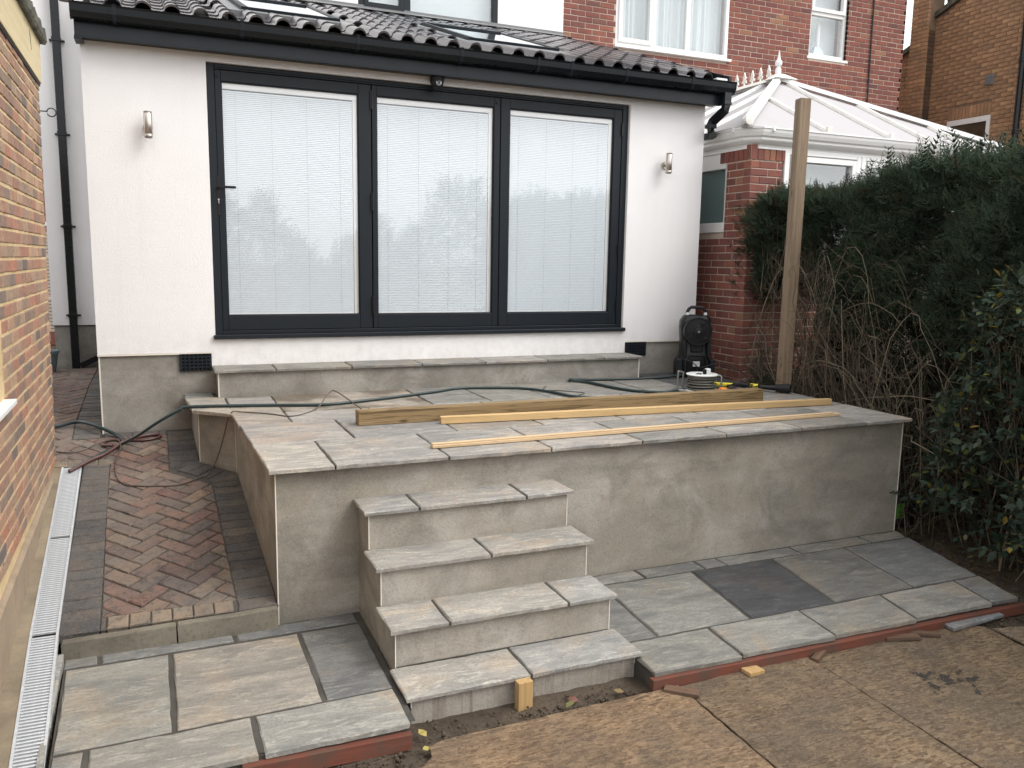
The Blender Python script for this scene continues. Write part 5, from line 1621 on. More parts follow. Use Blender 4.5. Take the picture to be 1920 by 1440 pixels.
# ------------------------------------------------------------------ what shows between garage and house
def build_gap():
    t = thing('far_house', 'distant brick house seen through the gap beside the garage', 'house', (-2.6, 16, -1))
    m = MB(); m.box(-5.5, -.9, 15.0, 20, -1.3, 3.4); part('wall', m, 'brick_red', t)
    m = MB(); m.prism([(14.6, 3.3), (17.5, 5.4), (20.4, 3.3)], 'x', -5.7, -.7); part('roof', m, 'roof_tile', t)
    for (z0, z1) in ((1.5, 2.4), (-.2, .8)):
        window_unit(t, -2.05, -1.45, z0, z1, 14.99, (-1.75,), curtain='cream_blind', wave=False)
    f = thing('slatted_fence', 'pale horizontal slatted fence in the gap beside the garage', 'fence', (-1.3, 8, -.5))
    z = -.42; k = 0
    while z < 1.15:
        m = MB(); m.cbox(-2.3, -.5, 8.0, 8.02, z, z + .042, .002); part('slat', m, 'far_cream', f); z += .055
    m = MB()
    for x in (-2.1, -1.4, -.62): m.cbox(x - .035, x + .035, 8.021, 8.09, -.7, 1.2, .003)
    part('post', m, 'far_cream', f)
    p = thing('planter', 'blue-grey planter tub at the back of the block path beside the garage', 'planter', (-.70, 3.05, -.455))
    m = MB(); m.lathe([(0, 0), (.10, 0), (.13, .20), (.14, .20), (.14, .235), (.125, .235), (.118, .19), (0, .18)], (-.70, 3.05, -.455), 'z', 20); part('tub', m, 'planter_blue', p, True)
    m = MB(); m.lathe([(0, .181), (.117, .186), (0, .20)], (-.70, 3.05, -.455), 'z', 14); part('soil', m, 'soil', p)
build_gap()

# ------------------------------------------------------------------ planting on the right
def unit(v): return v / np.maximum(np.linalg.norm(v, axis=-1, keepdims=True), 1e-9)
def scatter(tmplV, tmplF, pos, direc, scale, rnd, flatn=None):
    """copies of a small template (grows along +y, flat in xy) placed at pos, pointing along direc"""
    N = len(pos)
    y = unit(direc)
    r = rnd.normal(size=(N, 3)) if flatn is None else flatn
    x = unit(np.cross(y, r)); z = np.cross(x, y)
    B = np.stack([x, y, z], 1)                               # N,3,3
    V = np.einsum('kj,njd->nkd', tmplV, B) * scale[:, None, None] + pos[:, None, :]
    k = len(tmplV)
    F = tmplF[None] + (np.arange(N) * k)[:, None, None]
    return V.reshape(-1, 3), F.reshape(-1, tmplF.shape[1])
def spray_template(n=8, seed=0):
    r = np.random.default_rng(seed)
    V, F = [], []
    for i in range(n + 1):
        t = i / n; V.append((0.05 * math.sin(t * 3), t, -.10 * t * t))
    for i in range(n):
        t = i / n
        L = .50 * (1 - t * .72) * r.uniform(.75, 1.15)
        for s in (-1, 1):
            a = r.uniform(.55, .85)
            V.append((s * L * math.sin(a), t + L * math.cos(a), -.10 * t * t + r.uniform(-.06, .06)))
            tip = len(V) - 1
            # side frond with a notch so that the outline is feathery
            V.append((.0, t + .045, -.10 * t * t)); b = len(V) - 1
            F.append((i, b, tip)); F.append((i, i + 1, b))
            for (k1, k2, da) in ((.38, .36, .75), (.62, .30, -.7)):        # secondary frondlets
                bx, by = s * L * k1 * math.sin(a), t + L * k1 * math.cos(a)
                V.append((bx, by, -.1 * t * t)); V.append((bx + s * L * k2 * math.sin(a + da), by + L * k2 * math.cos(a + da), -.1 * t * t + r.uniform(-.05, .05)))
                V.append((bx + s * L * .11 * math.sin(a), by + L * .11 * math.cos(a), -.1 * t * t))
                F.append((len(V) - 3, len(V) - 1, len(V) - 2)); F.append((i, len(V) - 3, len(V) - 1))
    return np.array(V), np.array(F)
def tubes_np(curves, radii, n=3):
    """thin stems: curves list of (m,3) arrays"""
    Vs, Fs = [], []; base = 0
    for c, r0 in zip(curves, radii):
        m = len(c); T = np.gradient(c, axis=0); T = unit(T)
        ref = np.array([.3, .2, 1.0]); U = unit(np.cross(T, ref)); W = np.cross(T, U)
        rr = r0 * np.linspace(1, .45, m)
        ring = [c + (U * math.cos(a) + W * math.sin(a)) * rr[:, None] for a in [2 * math.pi * k / n for k in range(n)]]
        V = np.stack(ring, 1).reshape(-1, 3)
        I = np.arange(m * n).reshape(m, n) + base
        for k in range(n):
            k2 = (k + 1) % n
            Fs.append(np.stack([I[:-1, k], I[:-1, k2], I[1:, k2], I[1:, k]], 1))
        Vs.append(V); base += m * n
    return np.concatenate(Vs), np.concatenate(Fs)

def hedge_top(y):
    """height of the clipped top along the hedge"""
    return np.interp(y, [-6.5, -3.2, -2.5, -2.1, -1.75, -1.55, -1.1, -.5, -.2], [1.61, 1.61, 1.60, 1.61, 1.56, 1.50, 1.47, 1.47, 1.42])
def hedge_face(y, z):
    f = np.interp(y, [-6.5, -4.5, -3.2, -2.0, -1.0, -.45, -.15], [5.55, 5.62, 5.80, 5.92, 5.93, 5.86, 5.98])
    return f + .10 * np.sin(y * 5.1 + z * 2) + .08 * np.sin(z * 4.3 + y * 1.7) + np.clip((z - 1.2) * .25, 0, .3)
def build_hedge():
    t = thing('conifer_hedge', 'tall dark green clipped conifer hedge along the right boundary', 'hedge', (6.5, -2, -1.2))
    r = np.random.default_rng(3)
    P, D, Sc = [], [], []
    # shell of fronds on the face
    N = 30000
    y = r.uniform(-6.2, -.12, N); z = r.uniform(-.75, 1, N) ** 1 
    top = hedge_top(y)
    z = top - np.abs(r.normal(0, 1, N)) ** 1.0 * .75 * (top + .6) / 1.9
    z = np.where(z < -.7, r.uniform(-.2, 1.4, N), z)
    z = np.minimum(z, top)
    depth = r.exponential(.16, N)
    x = hedge_face(y, z) + depth
    # clumps: make the surface uneven
    cl = np.sin(y * 9 + np.sin(z * 7) * 1.6) * np.sin(z * 8 + y * 3)
    x += np.where(cl < -.25, .16, 0) + r.normal(0, .03, N)
    keep = (z > .62 - .35 * np.sin(y * 2.1) - .5 * r.random(N)) | (r.random(N) < .16) | (y > -.75) & (z > .5)
    keep &= ~((y > -.98) & (z < .50 + .12 * np.sin(y * 11)) & (r.random(N) < .97))
    keep &= ~((y > -1.05) & (y < -.72) & (z < 1.3) & (z > .5) & (r.random(N) < .8))       # bare patch by the post
    x, y, z, depth = x[keep], y[keep], z[keep], depth[keep]
    n = len(x)
    d = np.stack([-.55 + r.normal(0, .45, n), r.normal(0, .55, n), .45 + r.normal(0, .5, n)], 1)
    P.append(np.stack([x, y, z], 1)); D.append(d); Sc.append(r.uniform(.06, .135, n))
    # top and far side
    N = 11000
    y = r.uniform(-6.2, -.15, N); u = r.random(N)
    x = hedge_face(y, 1.5) + .05 + u * 1.05
    z = hedge_top(y) + r.normal(0, .035, N) - .03 + .10 * np.sin(x * 6 + y * 4) * .6
    n = N
    d = np.stack([r.normal(-.1, .35, n), r.normal(0, .35, n), np.full(n, 1.0)], 1)
    P.append(np.stack([x, y, z - .05], 1)); D.append(d); Sc.append(r.uniform(.07, .14, n))
    # unclipped leaders standing above the top
    N = 1100
    y = r.uniform(-6.2, -.25, N); gy = (np.sin(y * 7.3) + np.sin(y * 17.1 + 1)) > .1
    y = y[gy]; n = len(y)
    x = hedge_face(y, 1.6) + .08 + r.random(n) * .8
    z = hedge_top(y) - .03
    d = np.stack([r.normal(0, .14, n), r.normal(0, .14, n), np.ones(n)], 1)
    P.append(np.stack([x, y, z], 1)); D.append(d); Sc.append(r.uniform(.12, .30, n) * np.where(y < -1.5, 1.1, .75))
    # end face by the conservatory
    N = 2600
    x = r.uniform(5.9, 6.9, N); y = -.15 - .12 * r.random(N) + .06 * np.sin(x * 9); z = r.uniform(.42, 1.42, N)
    d = np.stack([r.normal(-.3, .5, N), .5 + r.normal(0, .4, N), .4 + r.normal(0, .5, N)], 1)
    P.append(np.stack([x, y - .1, z], 1)); D.append(d); Sc.append(r.uniform(.07, .15, N))
    # inner mass
    N = 15000
    y = r.uniform(-6.2, -.3, N); z = np.minimum(r.uniform(-1.1, 1.5, N), hedge_top(y) - .08); x = hedge_face(y, z) + .28 + r.random(N) * .8
    ok = ~((y > -1.0) & (z < .5)); y, z, x = y[ok], z[ok], x[ok]; N = len(x)
    d = r.normal(0, 1, (N, 3)); P.append(np.stack([x, y, z], 1)); D.append(d); Sc.append(r.uniform(.13, .26, N))
    P, D, Sc = np.concatenate(P), np.concatenate(D), np.concatenate(Sc)
    which = r.integers(0, 3, len(P))
    for k in range(3):
        V0, F0 = spray_template(8, k)
        s = which == k
        V, F = scatter(V0, F0, P[s], D[s], Sc[s], r)
        link('foliage', np_mesh('foliage', V, F, 'conifer'), t)['kind'] = 'stuff'
    # dead inner fronds low down, brown-black to put shade into the hedge interior
    N = 11000
    y = r.uniform(-6.0, -1.02, N); z = r.uniform(-1.15, 1.0, N); x = hedge_face(y, z) + .25 + r.exponential(.28, N)
    V0, F0 = spray_template(5, 9)
    V, F = scatter(V0, F0, np.stack([x, y, z], 1), r.normal(0, 1, (N, 3)) + np.array([-.2, 0, -.3]), r.uniform(.08, .20, N), r)
    link('dead_foliage', np_mesh('dead_foliage', V, F, 'conifer_dead_shade'), t)['kind'] = 'stuff'
    # upright stems inside
    C, R_ = [], []
    for i in range(130):
        y0 = r.uniform(-5.8, -1.05); x0 = float(hedge_face(np.array([y0]), np.array([.3]))[0]) + r.uniform(.38, .9)
        m = 9; zz = np.linspace(-1.1 if y0 < -1.5 else -.6, float(hedge_top(np.array([y0]))[0]) - .15, m)
        xx = x0 + np.cumsum(r.normal(0, .018, m)) - .10 * np.linspace(0, 1, m); yy = y0 + np.cumsum(r.normal(0, .025, m))
        C.append(np.stack([xx, yy, zz - .25], 1)); R_.append(r.uniform(.005, .014))
    for i in range(90):                         # fine twigs in the bare patch by the post
        y0 = r.uniform(-1.25, -.62); x0 = float(hedge_face(np.array([y0]), np.array([.9]))[0]) + r.uniform(.0, .25); m = 6
        z0 = r.uniform(.45, .8); zz = z0 + np.linspace(0, r.uniform(.3, .7), m)
        C.append(np.stack([x0 + np.cumsum(r.normal(0, .012, m)), y0 + np.cumsum(r.normal(0, .02, m)), zz], 1)); R_.append(r.uniform(.002, .004))
    V, F = tubes_np(C, R_, 5)
    link('stem', np_mesh('stem', V, F, 'twig', True), t)['kind'] = 'stuff'
build_hedge()

def build_brambles():
    t = thing('bare_shrub', 'tangle of bare arching brown stems in front of the hedge beside the post', 'shrub', (5.85, -1.8, -1.0))
    r = np.random.default_rng(5)
    C, R_ = [], []
    for i in range(430):
        y0 = r.uniform(-2.72, -1.12); x0 = r.uniform(5.66, 6.05)
        z0 = soil_z(x0, y0) - .02
        L = r.uniform(.9, 2.1); hgt = r.uniform(.25, 1.45) * (1.0 if y0 < -1.0 else .7) if r.random() < .7 else r.uniform(.1, .5)
        m = 14; s = np.linspace(0, 1, m)
        a = r.choice([1, -1]) * math.pi / 2 + r.normal(0, .6); reach = r.uniform(.25, 1.5)
        ex = np.array([math.cos(a) * .45 - .05, math.sin(a)]) * reach
        zc = z0 + hgt * np.sin(np.minimum(s * r.uniform(1.6, 3.3), 3.1)) 
        xx = x0 + ex[0] * s ** 1.2 + np.cumsum(r.normal(0, .014, m)); yy = y0 + ex[1] * s ** 1.15 + np.cumsum(r.normal(0, .020, m)); yy = np.clip(yy, -3.1, -.98 + .25 * r.random())
        zc = np.maximum(zc + np.cumsum(r.normal(0, .010, m)), z0 - .01)
        zc = np.minimum(zc, .80 + .12 * np.sin(yy * 5) + .2 * np.sin(s * 3))
        lim = np.where((yy > -2.85) & (zc < -.22), 5.62, 5.50)
        xx = np.maximum(xx, lim)
        C.append(np.stack([xx, yy, zc], 1)); R_.append(r.choice([.0022, .0032, .0044, .0062], p=[.34, .34, .24, .08]))
        if r.random() < .75:                                 # side twigs
            for _ in range(r.integers(1, 4)):
                k = r.integers(4, m - 2); q = C[-1][k] if False else np.array([xx[k], yy[k], zc[k]]); mm = 6
                dv = r.normal(0, 1, 3) * np.array([.5, 1, .8]); dv /= np.linalg.norm(dv)
                ln = r.uniform(.12, .45)
                tw = q + dv * np.linspace(0, ln, mm)[:, None] + np.cumsum(r.normal(0, .008, (mm, 3)), 0)
                tw[:, 0] = np.maximum(tw[:, 0], 5.60)
                C.append(tw); R_.append(r.uniform(.0012, .0022))
    # a few long pale stems that stand out, one leaning over the terrace end
    for pts, rad in (([(5.62, -1.05, -.38), (5.60, -1.0, -.1), (5.62, -.95, .12), (5.70, -1.05, .28), (5.74, -1.4, .55), (5.76, -1.75, .62)], .006),
                     ([(5.86, -.55, -.5), (5.84, -.62, 0), (5.85, -.72, .4), (5.88, -.85, .75), (5.92, -1.05, .9)], .008),
                     ([(5.72, -2.83, -1.2), (5.68, -2.80, -.7), (5.66, -2.78, -.30), (5.75, -2.65, .10), (5.8, -2.5, .25)], .007),
                     ([(5.70, -2.05, -.5), (5.66, -2.0, -.1), (5.66, -1.95, .25), (5.72, -1.85, .55)], .007),
                     ([(5.78, -.50, .60), (5.72, -.62, .52), (5.70, -.78, .40), (5.72, -.92, .15), (5.74, -.98, .0)], .006)):
        p = np.array(pts); u = np.linspace(0, len(p) - 1, 22); c = np.stack([np.interp(u, np.arange(len(p)), p[:, k]) for k in range(3)], 1)
        c[1:-1] = (c[:-2] + c[1:-1] * 2 + c[2:]) / 4; c[1:-1] = (c[:-2] + c[1:-1] * 2 + c[2:]) / 4
        C.append(c); R_.append(rad)
    V, F = tubes_np(C, R_, 4)
    o = link('stem', np_mesh('stem', V, F, 'twig', True), t); o['kind'] = 'stuff'
build_brambles()

def build_shrub():
    t = thing('evergreen_shrub', 'broad-leaved evergreen shrub with a few yellow leaves at the right edge', 'shrub', (5.9, -3.5, -1.2))
    r = np.random.default_rng(8)
    # leaf: folded blade with pointed tip
    V0 = np.array([(0, 0, 0), (.24, .30, .05), (.27, .55, .055), (.14, .84, .03), (0, 1.06, -.03), (-.14, .84, .03), (-.27, .55, .055), (-.24, .30, .05), (0, .30, -.02), (0, .55, -.03), (0, .84, -.035)], float)
    F0 = np.array([(0, 1, 8), (1, 2, 9), (1, 9, 8), (2, 3, 10), (2, 10, 9), (3, 4, 10), (0, 8, 7), (8, 9, 7), (7, 9, 6), (9, 10, 6), (6, 10, 5), (10, 4, 5)])
    P, D, Sc = [], [], []; C, R_ = [], []
    n_sh = 760
    k = 0
    while k < n_sh:
        y = r.uniform(-5.3, -2.55); z = r.uniform(-1.12, .78)
        # outline of the shrub: fuller at the right, hollow near the ground
        env = np.interp(y, [-5.3, -4.2, -3.4, -2.95, -2.55], [1.0, 1.0, .95, .68, .10])
        if z > -1.15 + 2.0 * env or (y > -3.0 and z > -.1 and z < .1 and r.random() < .5): continue
        face = np.interp(y, [-5.3, -4.0, -3.5, -3.0, -2.5], [5.28, 5.36, 5.48, 5.66, 5.84]) + .22 * max(0, -.6 - z) + .10 * math.sin(y * 6 + z * 3) + .07 * math.sin(z * 9)
        x = face + r.exponential(.12)
        if z < -.85 and r.random() < .6: continue
        p = np.array([x, y, z]); d = unit(np.array([-.75 + r.normal(0, .4), r.normal(-.2, .55), .35 + r.normal(0, .5)]))
        L = r.uniform(.10, .26); nl = r.integers(6, 12); size = r.uniform(.045, .085)
        for j in range(nl):
            s = j / nl; q = p + d * L * s
            a = j * 2.4 + r.uniform(0, .6)
            u = unit(np.cross(d, [.2, .1, 1.])); w2 = np.cross(d, u)
            out = u * math.cos(a) + w2 * math.sin(a)
            P.append(q); D.append(d * (.35 + .6 * s) + out * (.9 - .4 * s) + np.array([0, 0, -.12])); Sc.append(size * r.uniform(.7, 1.15))
        m = 5; C.append(p + d * L * np.linspace(-1.4, 1, m)[:, None] + np.array([0, 0, -.10]) * (np.linspace(1, 0, m) ** 2)[:, None]); R_.append(.0028)
        k += 1
    for i in range(60):
        y0 = r.uniform(-4.8, -2.9); x0 = np.interp(y0, [-4.8, -3.2, -2.9], [5.62, 5.75, 5.95]) + r.uniform(0, .25); m = 8
        s = np.linspace(0, 1, m); top = r.uniform(-.1, .7)
        C.append(np.stack([x0 + np.cumsum(r.normal(-.015, .03, m)), y0 + np.cumsum(r.normal(0, .04, m)), -1.22 + s * (top + 1.2)], 1)); R_.append(r.uniform(.004, .010))
    P, D, Sc = np.array(P), np.array(D), np.array(Sc)
    up = np.stack([r.normal(0, .45, len(P)), r.normal(0, .45, len(P)), np.ones(len(P))], 1)
    # leaves that show largest become parts
    cam = np.array(CAMP); dist = np.linalg.norm(P - cam, axis=1)
    order = np.argsort(-Sc / dist * (P[:, 0] < np.interp(P[:, 1], [-5.3, -4.0, -3.5, -3.0, -2.5], [5.38, 5.48, 5.60, 5.80, 5.98])) * (P[:, 1] > -4.05))
    single = np.zeros(len(P), bool); single[order[:300]] = True
    protos = []
    for q in range(3):
        Vq = V0.copy(); Vq[:, 2] += (q - 1) * .10 * Vq[:, 1] ** 2; Vq[:, 0] *= (.85, 1.0, 1.12)[q]
        protos.append(np_mesh('leaf', Vq, F0, 'evergreen_leaf', True))
    for i in np.nonzero(single)[0]:
        yv = unit(D[i]); xv = unit(np.cross(yv, up[i])); zv = np.cross(xv, yv)
        o = bpy.data.objects.new('leaf', protos[i % 3]); COL.objects.link(o)
        s = Sc[i]
        M = Matrix(((xv[0] * s, yv[0] * s, zv[0] * s, P[i][0]), (xv[1] * s, yv[1] * s, zv[1] * s, P[i][1]), (xv[2] * s, yv[2] * s, zv[2] * s, P[i][2]), (0, 0, 0, 1)))
        o.parent = t; o.matrix_parent_inverse = WORLD[t.name].inverted(); o.matrix_basis = M
    s = ~single
    V, F = scatter(V0, F0, P[s], D[s], Sc[s], r, up[s])
    link('leaf', np_mesh('leaf', V, F, 'evergreen_leaf', True), t)['kind'] = 'stuff'
    V, F = tubes_np(C, R_, 4)
    link('stem', np_mesh('stem', V, F, 'twig', True), t)['kind'] = 'stuff'
build_shrub()

def build_small_plants():
    r = np.random.default_rng(12)
    t = thing('small_conifer', 'small scrubby green plant at the foot of the brick pier', 'plant', (5.86, -.80, -.4))
    V0, F0 = spray_template(6, 4); N = 260
    P = np.stack([5.86 + r.normal(0, .10, N), -.80 + r.normal(0, .10, N), -.36 + np.abs(r.normal(0, .16, N))], 1)
    V, F = scatter(V0, F0, P, np.stack([r.normal(0, .6, N), r.normal(0, .6, N), np.ones(N)], 1), r.uniform(.05, .11, N), r)
    link('foliage', np_mesh('foliage', V, F, 'conifer'), t)['kind'] = 'stuff'
    # leaf litter under the hedge and a few stray leaves
    q = np.array([(0, 0, 0), (.3, .35, .06), (.28, .7, .02), (0, 1, .08), (-.28, .7, .02), (-.3, .35, .06)]); f = np.array([(0, 1, 5), (1, 2, 5), (2, 4, 5), (2, 3, 4)])
    N = 1500
    x = r.uniform(5.2, 6.6, N); y = r.uniform(-4.6, -1.0, N)
    edge = np.interp(y, [-3.95, -2.73], [5.22, 5.58]); ok = x > edge + .03
    x, y = x[ok], y[ok]; z = np.array([soil_z(a, b) for a, b in zip(x, y)]) + .012; n = len(x)
    V, F = scatter(q, f, np.stack([x, y, z], 1), np.stack([r.normal(0, 1, n), r.normal(0, 1, n), r.normal(0, .15, n)], 1), r.uniform(.02, .05, n), r, np.stack([r.normal(0, .35, n), r.normal(0, .35, n), np.ones(n)], 1))
    o = link('leaf_litter', np_mesh('leaf_litter', V, F, 'fallen_leaf')); o['kind'] = 'stuff'; o['label'] = 'brown leaf litter on the soil under the hedge'; o['category'] = 'leaf litter'
    # crumbs of soil and gravel
    N = 2600
    x = r.uniform(.75, 5.3, N); y = r.normal(-4.02, .10, N)
    x2 = r.uniform(5.25, 6.1, 900); y2 = r.uniform(-4.2, -2.5, 900)
    x = np.concatenate([x, x2]); y = np.concatenate([y, y2]); 
    ok = ~((y > -3.985) & (x < 1.40)) & ~((y > -4.0) & (x > 2.58) & (x < 5.25)) & ~((y > -3.80) & (x < 2.65)) & ~((x > 5.2) & (x < np.interp(y, [-3.97, -2.73], [5.24, 5.60])))
    x, y = x[ok], y[ok]; n = len(x)
    z = np.array([soil_z(a, b) for a, b in zip(x, y)]) + .004
    oc = np.array([(1, 0, 0), (-1, 0, 0), (0, 1, 0), (0, -1, 0), (0, 0, .8), (0, 0, -.6)], float); of = np.array([(0, 2, 4), (2, 1, 4), (1, 3, 4), (3, 0, 4), (2, 0, 5), (1, 2, 5), (3, 1, 5), (0, 3, 5)])
    V, F = scatter(oc, of, np.stack([x, y, z], 1), r.normal(0, 1, (n, 3)), r.uniform(.003, .011, n) * np.where(r.random(n) < .06, 2.0, 1), r)
    o = link('soil_crumbs', np_mesh('soil_crumbs', V, F, 'soil')); o['kind'] = 'stuff'; o['label'] = 'crumbs of soil and small stones along the patio edge'; o['category'] = 'soil crumbs'
build_small_plants()

# the far side of the garden, behind the viewer: seen only as the reflection in the glass doors
def build_far_hedge():
    r = np.random.default_rng(15)
    V0, F0 = spray_template(5, 2)
    N = 9000
    x = r.uniform(-9, 12, N)
    top = .9 + .9 * np.sin(x * .7 + 1) + .5 * np.sin(x * 2.3) + .25 * np.sin(x * 6.1)
    z = -1.3 + (top + 2.3) * np.sqrt(r.random(N)); y = -17 + r.normal(0, .5, N)
    V, F = scatter(V0, F0, np.stack([x, y, z], 1), np.stack([r.normal(0, .5, N), .5 + r.normal(0, .4, N), np.full(N, .8)], 1), r.uniform(.3, .6, N), r)
    o = link('garden_trees', np_mesh('garden_trees', V, F, 'conifer')); o['kind'] = 'stuff'
    o['label'] = 'row of garden trees mirrored in the glass doors'; o['category'] = 'trees'
build_far_hedge()

# ------------------------------------------------------------------ loose things
def solo(name, mb, mat, label, cat, loc=(0, 0, 0), rot=(0, 0, 0), group=None, smooth=False):
    o = link(name, mb.mesh(name, mat, smooth), loc=loc, rot=rot); return tag(o, label, cat, group)
def spline(pts, n=8):
    p = np.array(pts, float); P = np.vstack([2 * p[0] - p[1], p, 2 * p[-1] - p[-2]]); out = []
    for i in range(1, len(P) - 2):
        for k in range(n):
            t = k / n; a, b, c, d = P[i - 1], P[i], P[i + 1], P[i + 2]
            out.append(.5 * ((2 * b) + (c - a) * t + (2 * a - 5 * b + 4 * c - d) * t * t + (3 * b - a - 3 * c + d) * t ** 3))
    out.append(p[-1]); return [tuple(q) for q in out]

# timbers on the terrace
G = 'timbers lying on the terrace'
m = MB(); m.cbox(0, 3.36, 0, .095, 0, .098, .003)
solo('timber_post', m, 'timber_treated', 'thick green-brown treated timber post lying at the back of the three timbers', 'timber', (1.645, -1.785, ZT + .002), (0, 0, math.radians(-.3)), G)
m = MB(); m.cbox(0, 3.24, 0, .047, 0, .050, .003)
solo('timber_batten', m, 'timber_pale', 'pale yellow square timber batten in front of the thick post', 'timber', (2.185, -1.90, ZT + .002), (0, 0, math.radians(-4.2)), G)
m = MB(); m.cbox(0, 3.21, 0, .046, 0, .019, .002); m.cbox(.002, 3.15, .008, .040, .0195, .028, .002)
solo('timber_lath', m, 'timber_lath', 'thin flat pale timber lath nearest the terrace edge', 'timber', (1.905, -2.588, ZT + .002), (0, 0, math.radians(.95)), G)

# upright post at the terrace corner
m = MB(); m.cbox(-.05, .05, -.05, .05, 0, 2.66, .004)
solo('wooden_post', m, 'post_wood', 'tall upright square timber post at the terrace corner in front of the hedge', 'post', (5.625, -1.33, -.41), (math.radians(-.4), math.radians(.5), math.radians(-14)))

# peg by the bottom step
m = MB(); m.cbox(-.038, .038, -.022, .022, 0, .152, .002)
solo('timber_peg', m, 'peg_wood', 'short upright timber peg against the bottom step', 'peg', (1.965, -3.822, -1.295), (0, 0, math.radians(3)))

# strand board sheets on the soil
def sheet(poly, z, label, tone, th=.011, tilt=(0, 0), ang=0):
    p = poly if area(poly) > 0 else poly[::-1]
    cx = sum(q[0] for q in p) / len(p); cy = sum(q[1] for q in p) / len(p)
    mb = slab_mb(p, z, th, cut=.003, rough=.006, seg=.05, fn=lambda x, y: z + tilt[0] * (x - cx) + tilt[1] * (y - cy))
    o = link('strand_board', mb.mesh('strand_board', 'strand_board')); o.color = (*tone, 1); return tag(o, label, 'board', 'strand board sheets laid on the soil')
sheet([(1.50, -4.00), (2.724, -3.985), (2.676, -6.35), (.95, -6.35), (.95, -4.235), (1.13, -4.14), (1.24, -4.12), (1.36, -4.155), (1.42, -4.10), (1.43, -4.03)], -1.238, 'muddy strand board with a torn left corner below the steps', (1.06, 1.03, 1.0), tilt=(.004, 0))
sheet([(2.733, -3.995), (3.550, -3.955), (3.488, -6.35), (2.686, -6.35)], -1.240, 'narrow muddy strand board between the other two boards', (.86, .875, .885), tilt=(0, .003))
sheet([(3.558, -3.955), (4.60, -3.93), (4.80, -4.06), (4.622, -6.35), (3.498, -6.35)], -1.242, 'wide muddy strand board with dried black smears on it', (.85, .87, .88))
sheet([(4.83, -4.09), (6.0, -4.35), (6.0, -6.4), (4.63, -6.4)], -1.246, 'greyer strand board at the far right below the patio corner', (1.05, 1.12, 1.2), tilt=(0, .002))
# black smears of bitumen on the wide board
m = MB()
for (x, y, a, L, wd) in ((3.93, -4.42, 1.25, .10, .018), (3.99, -4.36, .1, .045, .010), (4.05, -4.40, .2, .05, .014), (4.10, -4.47, -.1, .09, .016), (4.17, -4.47, .1, .05, .010), (4.03, -4.45, .6, .05, .015), (4.16, -4.40, .4, .03, .009), (4.09, -4.56, .9, .05, .010)):
    ca, sa_ = math.cos(a), math.sin(a)
    for _ in range(int(26 * L / .09)):                         # many small crumbs of bitumen
        u, v = L * random.uniform(-1, 1), wd * random.gauss(0, .7); s2 = random.uniform(.0025, .008); pts = []
        for k in range(7):
            q = 2 * math.pi * k / 7; j = random.uniform(.5, 1.4); pts.append((x + (u + s2 * 1.6 * math.cos(q) * j) * ca - (v + s2 * math.sin(q) * j) * sa_, y + (u + s2 * 1.6 * math.cos(q) * j) * sa_ + (v + s2 * math.sin(q) * j) * ca))
        zz = -1.2385 + random.uniform(0, .0015)
        m.add([(px, py, zz) for px, py in pts], [tuple(range(7))])
o = solo('paint_smear', m, 'bitumen', 'dried black smears on the wide muddy strand board', 'stain'); o['kind'] = 'stuff'

# scraps under the edge
m = MB(); m.cbox(0, .45, 0, .17, 0, .022, .003)
o = solo('stone_offcut', slab_mb(rect(0, .46, 0, .19), 0, .022), 'sandstone', 'loose grey stone offcut lying under the right end of the patio', 'stone slab', (4.56, -4.055, -1.217), (math.radians(4), 0, math.radians(4)))
o.color = (.22, .23, .235, 1)
SG = 'scraps of wood under the right patio edge'
for (x, y, a, L, wd, lab) in ((2.70, -4.055, -.75, .17, .06, 'red-brown wood scrap by the end of the long batten'), (3.60, -4.01, .5, .13, .04, 'small red-brown wood block under the middle of the long batten'),
                         (4.20, -4.01, -.35, .20, .055, 'split brown wood scrap left of the loose stone offcut'), (4.36, -4.02, -.55, .17, .04, 'dark wood scrap touching the loose stone offcut'),
                         (3.16, -4.015, .1, .10, .07, 'pale chip of strand board under the long batten')):
    m = MB(); m.cbox(-L / 2, L / 2, -wd / 2, wd / 2, 0, .020, .002)
    solo('wood_scrap', m, 'peg_wood' if 'pale' in lab else 'scrap_wood', lab, 'wood scrap', (x, y, -1.238), (random.uniform(-.06, .06), random.uniform(-.05, .05), a), SG)
def pebble(x, y, s, col, label, mat='sandstone', z=-1.262):
    n = 7; m = MB(); r2 = random.Random(int(x * 1000))
    prof = [(0.001, -.5), (.75, -.35), (1, 0), (.8, .35), (.35, .55), (.001, .6)]
    m.lathe([(a * s, b * s) for a, b in prof], (0, 0, 0), 'z', n); m.v = [(v[0] * r2.uniform(.8, 1.3), v[1] * r2.uniform(.7, 1.1), v[2] * r2.uniform(.8, 1.1)) for v in m.v]
    o = solo('stone', m, mat, label, 'stone', (x, y, z)); o.color = (*col, 1); return o
pebble(2.20, -3.875, .026, (.20, .09, .07), 'pink-red stone chip on the soil right of the peg')
pebble(2.84, -4.03, .030, (.16, .05, .035), 'red brick chip under the left end of the long batten')
pebble(5.72, -2.98, .035, (.30, .28, .25), 'grey stone on the soil beside the patio corner')
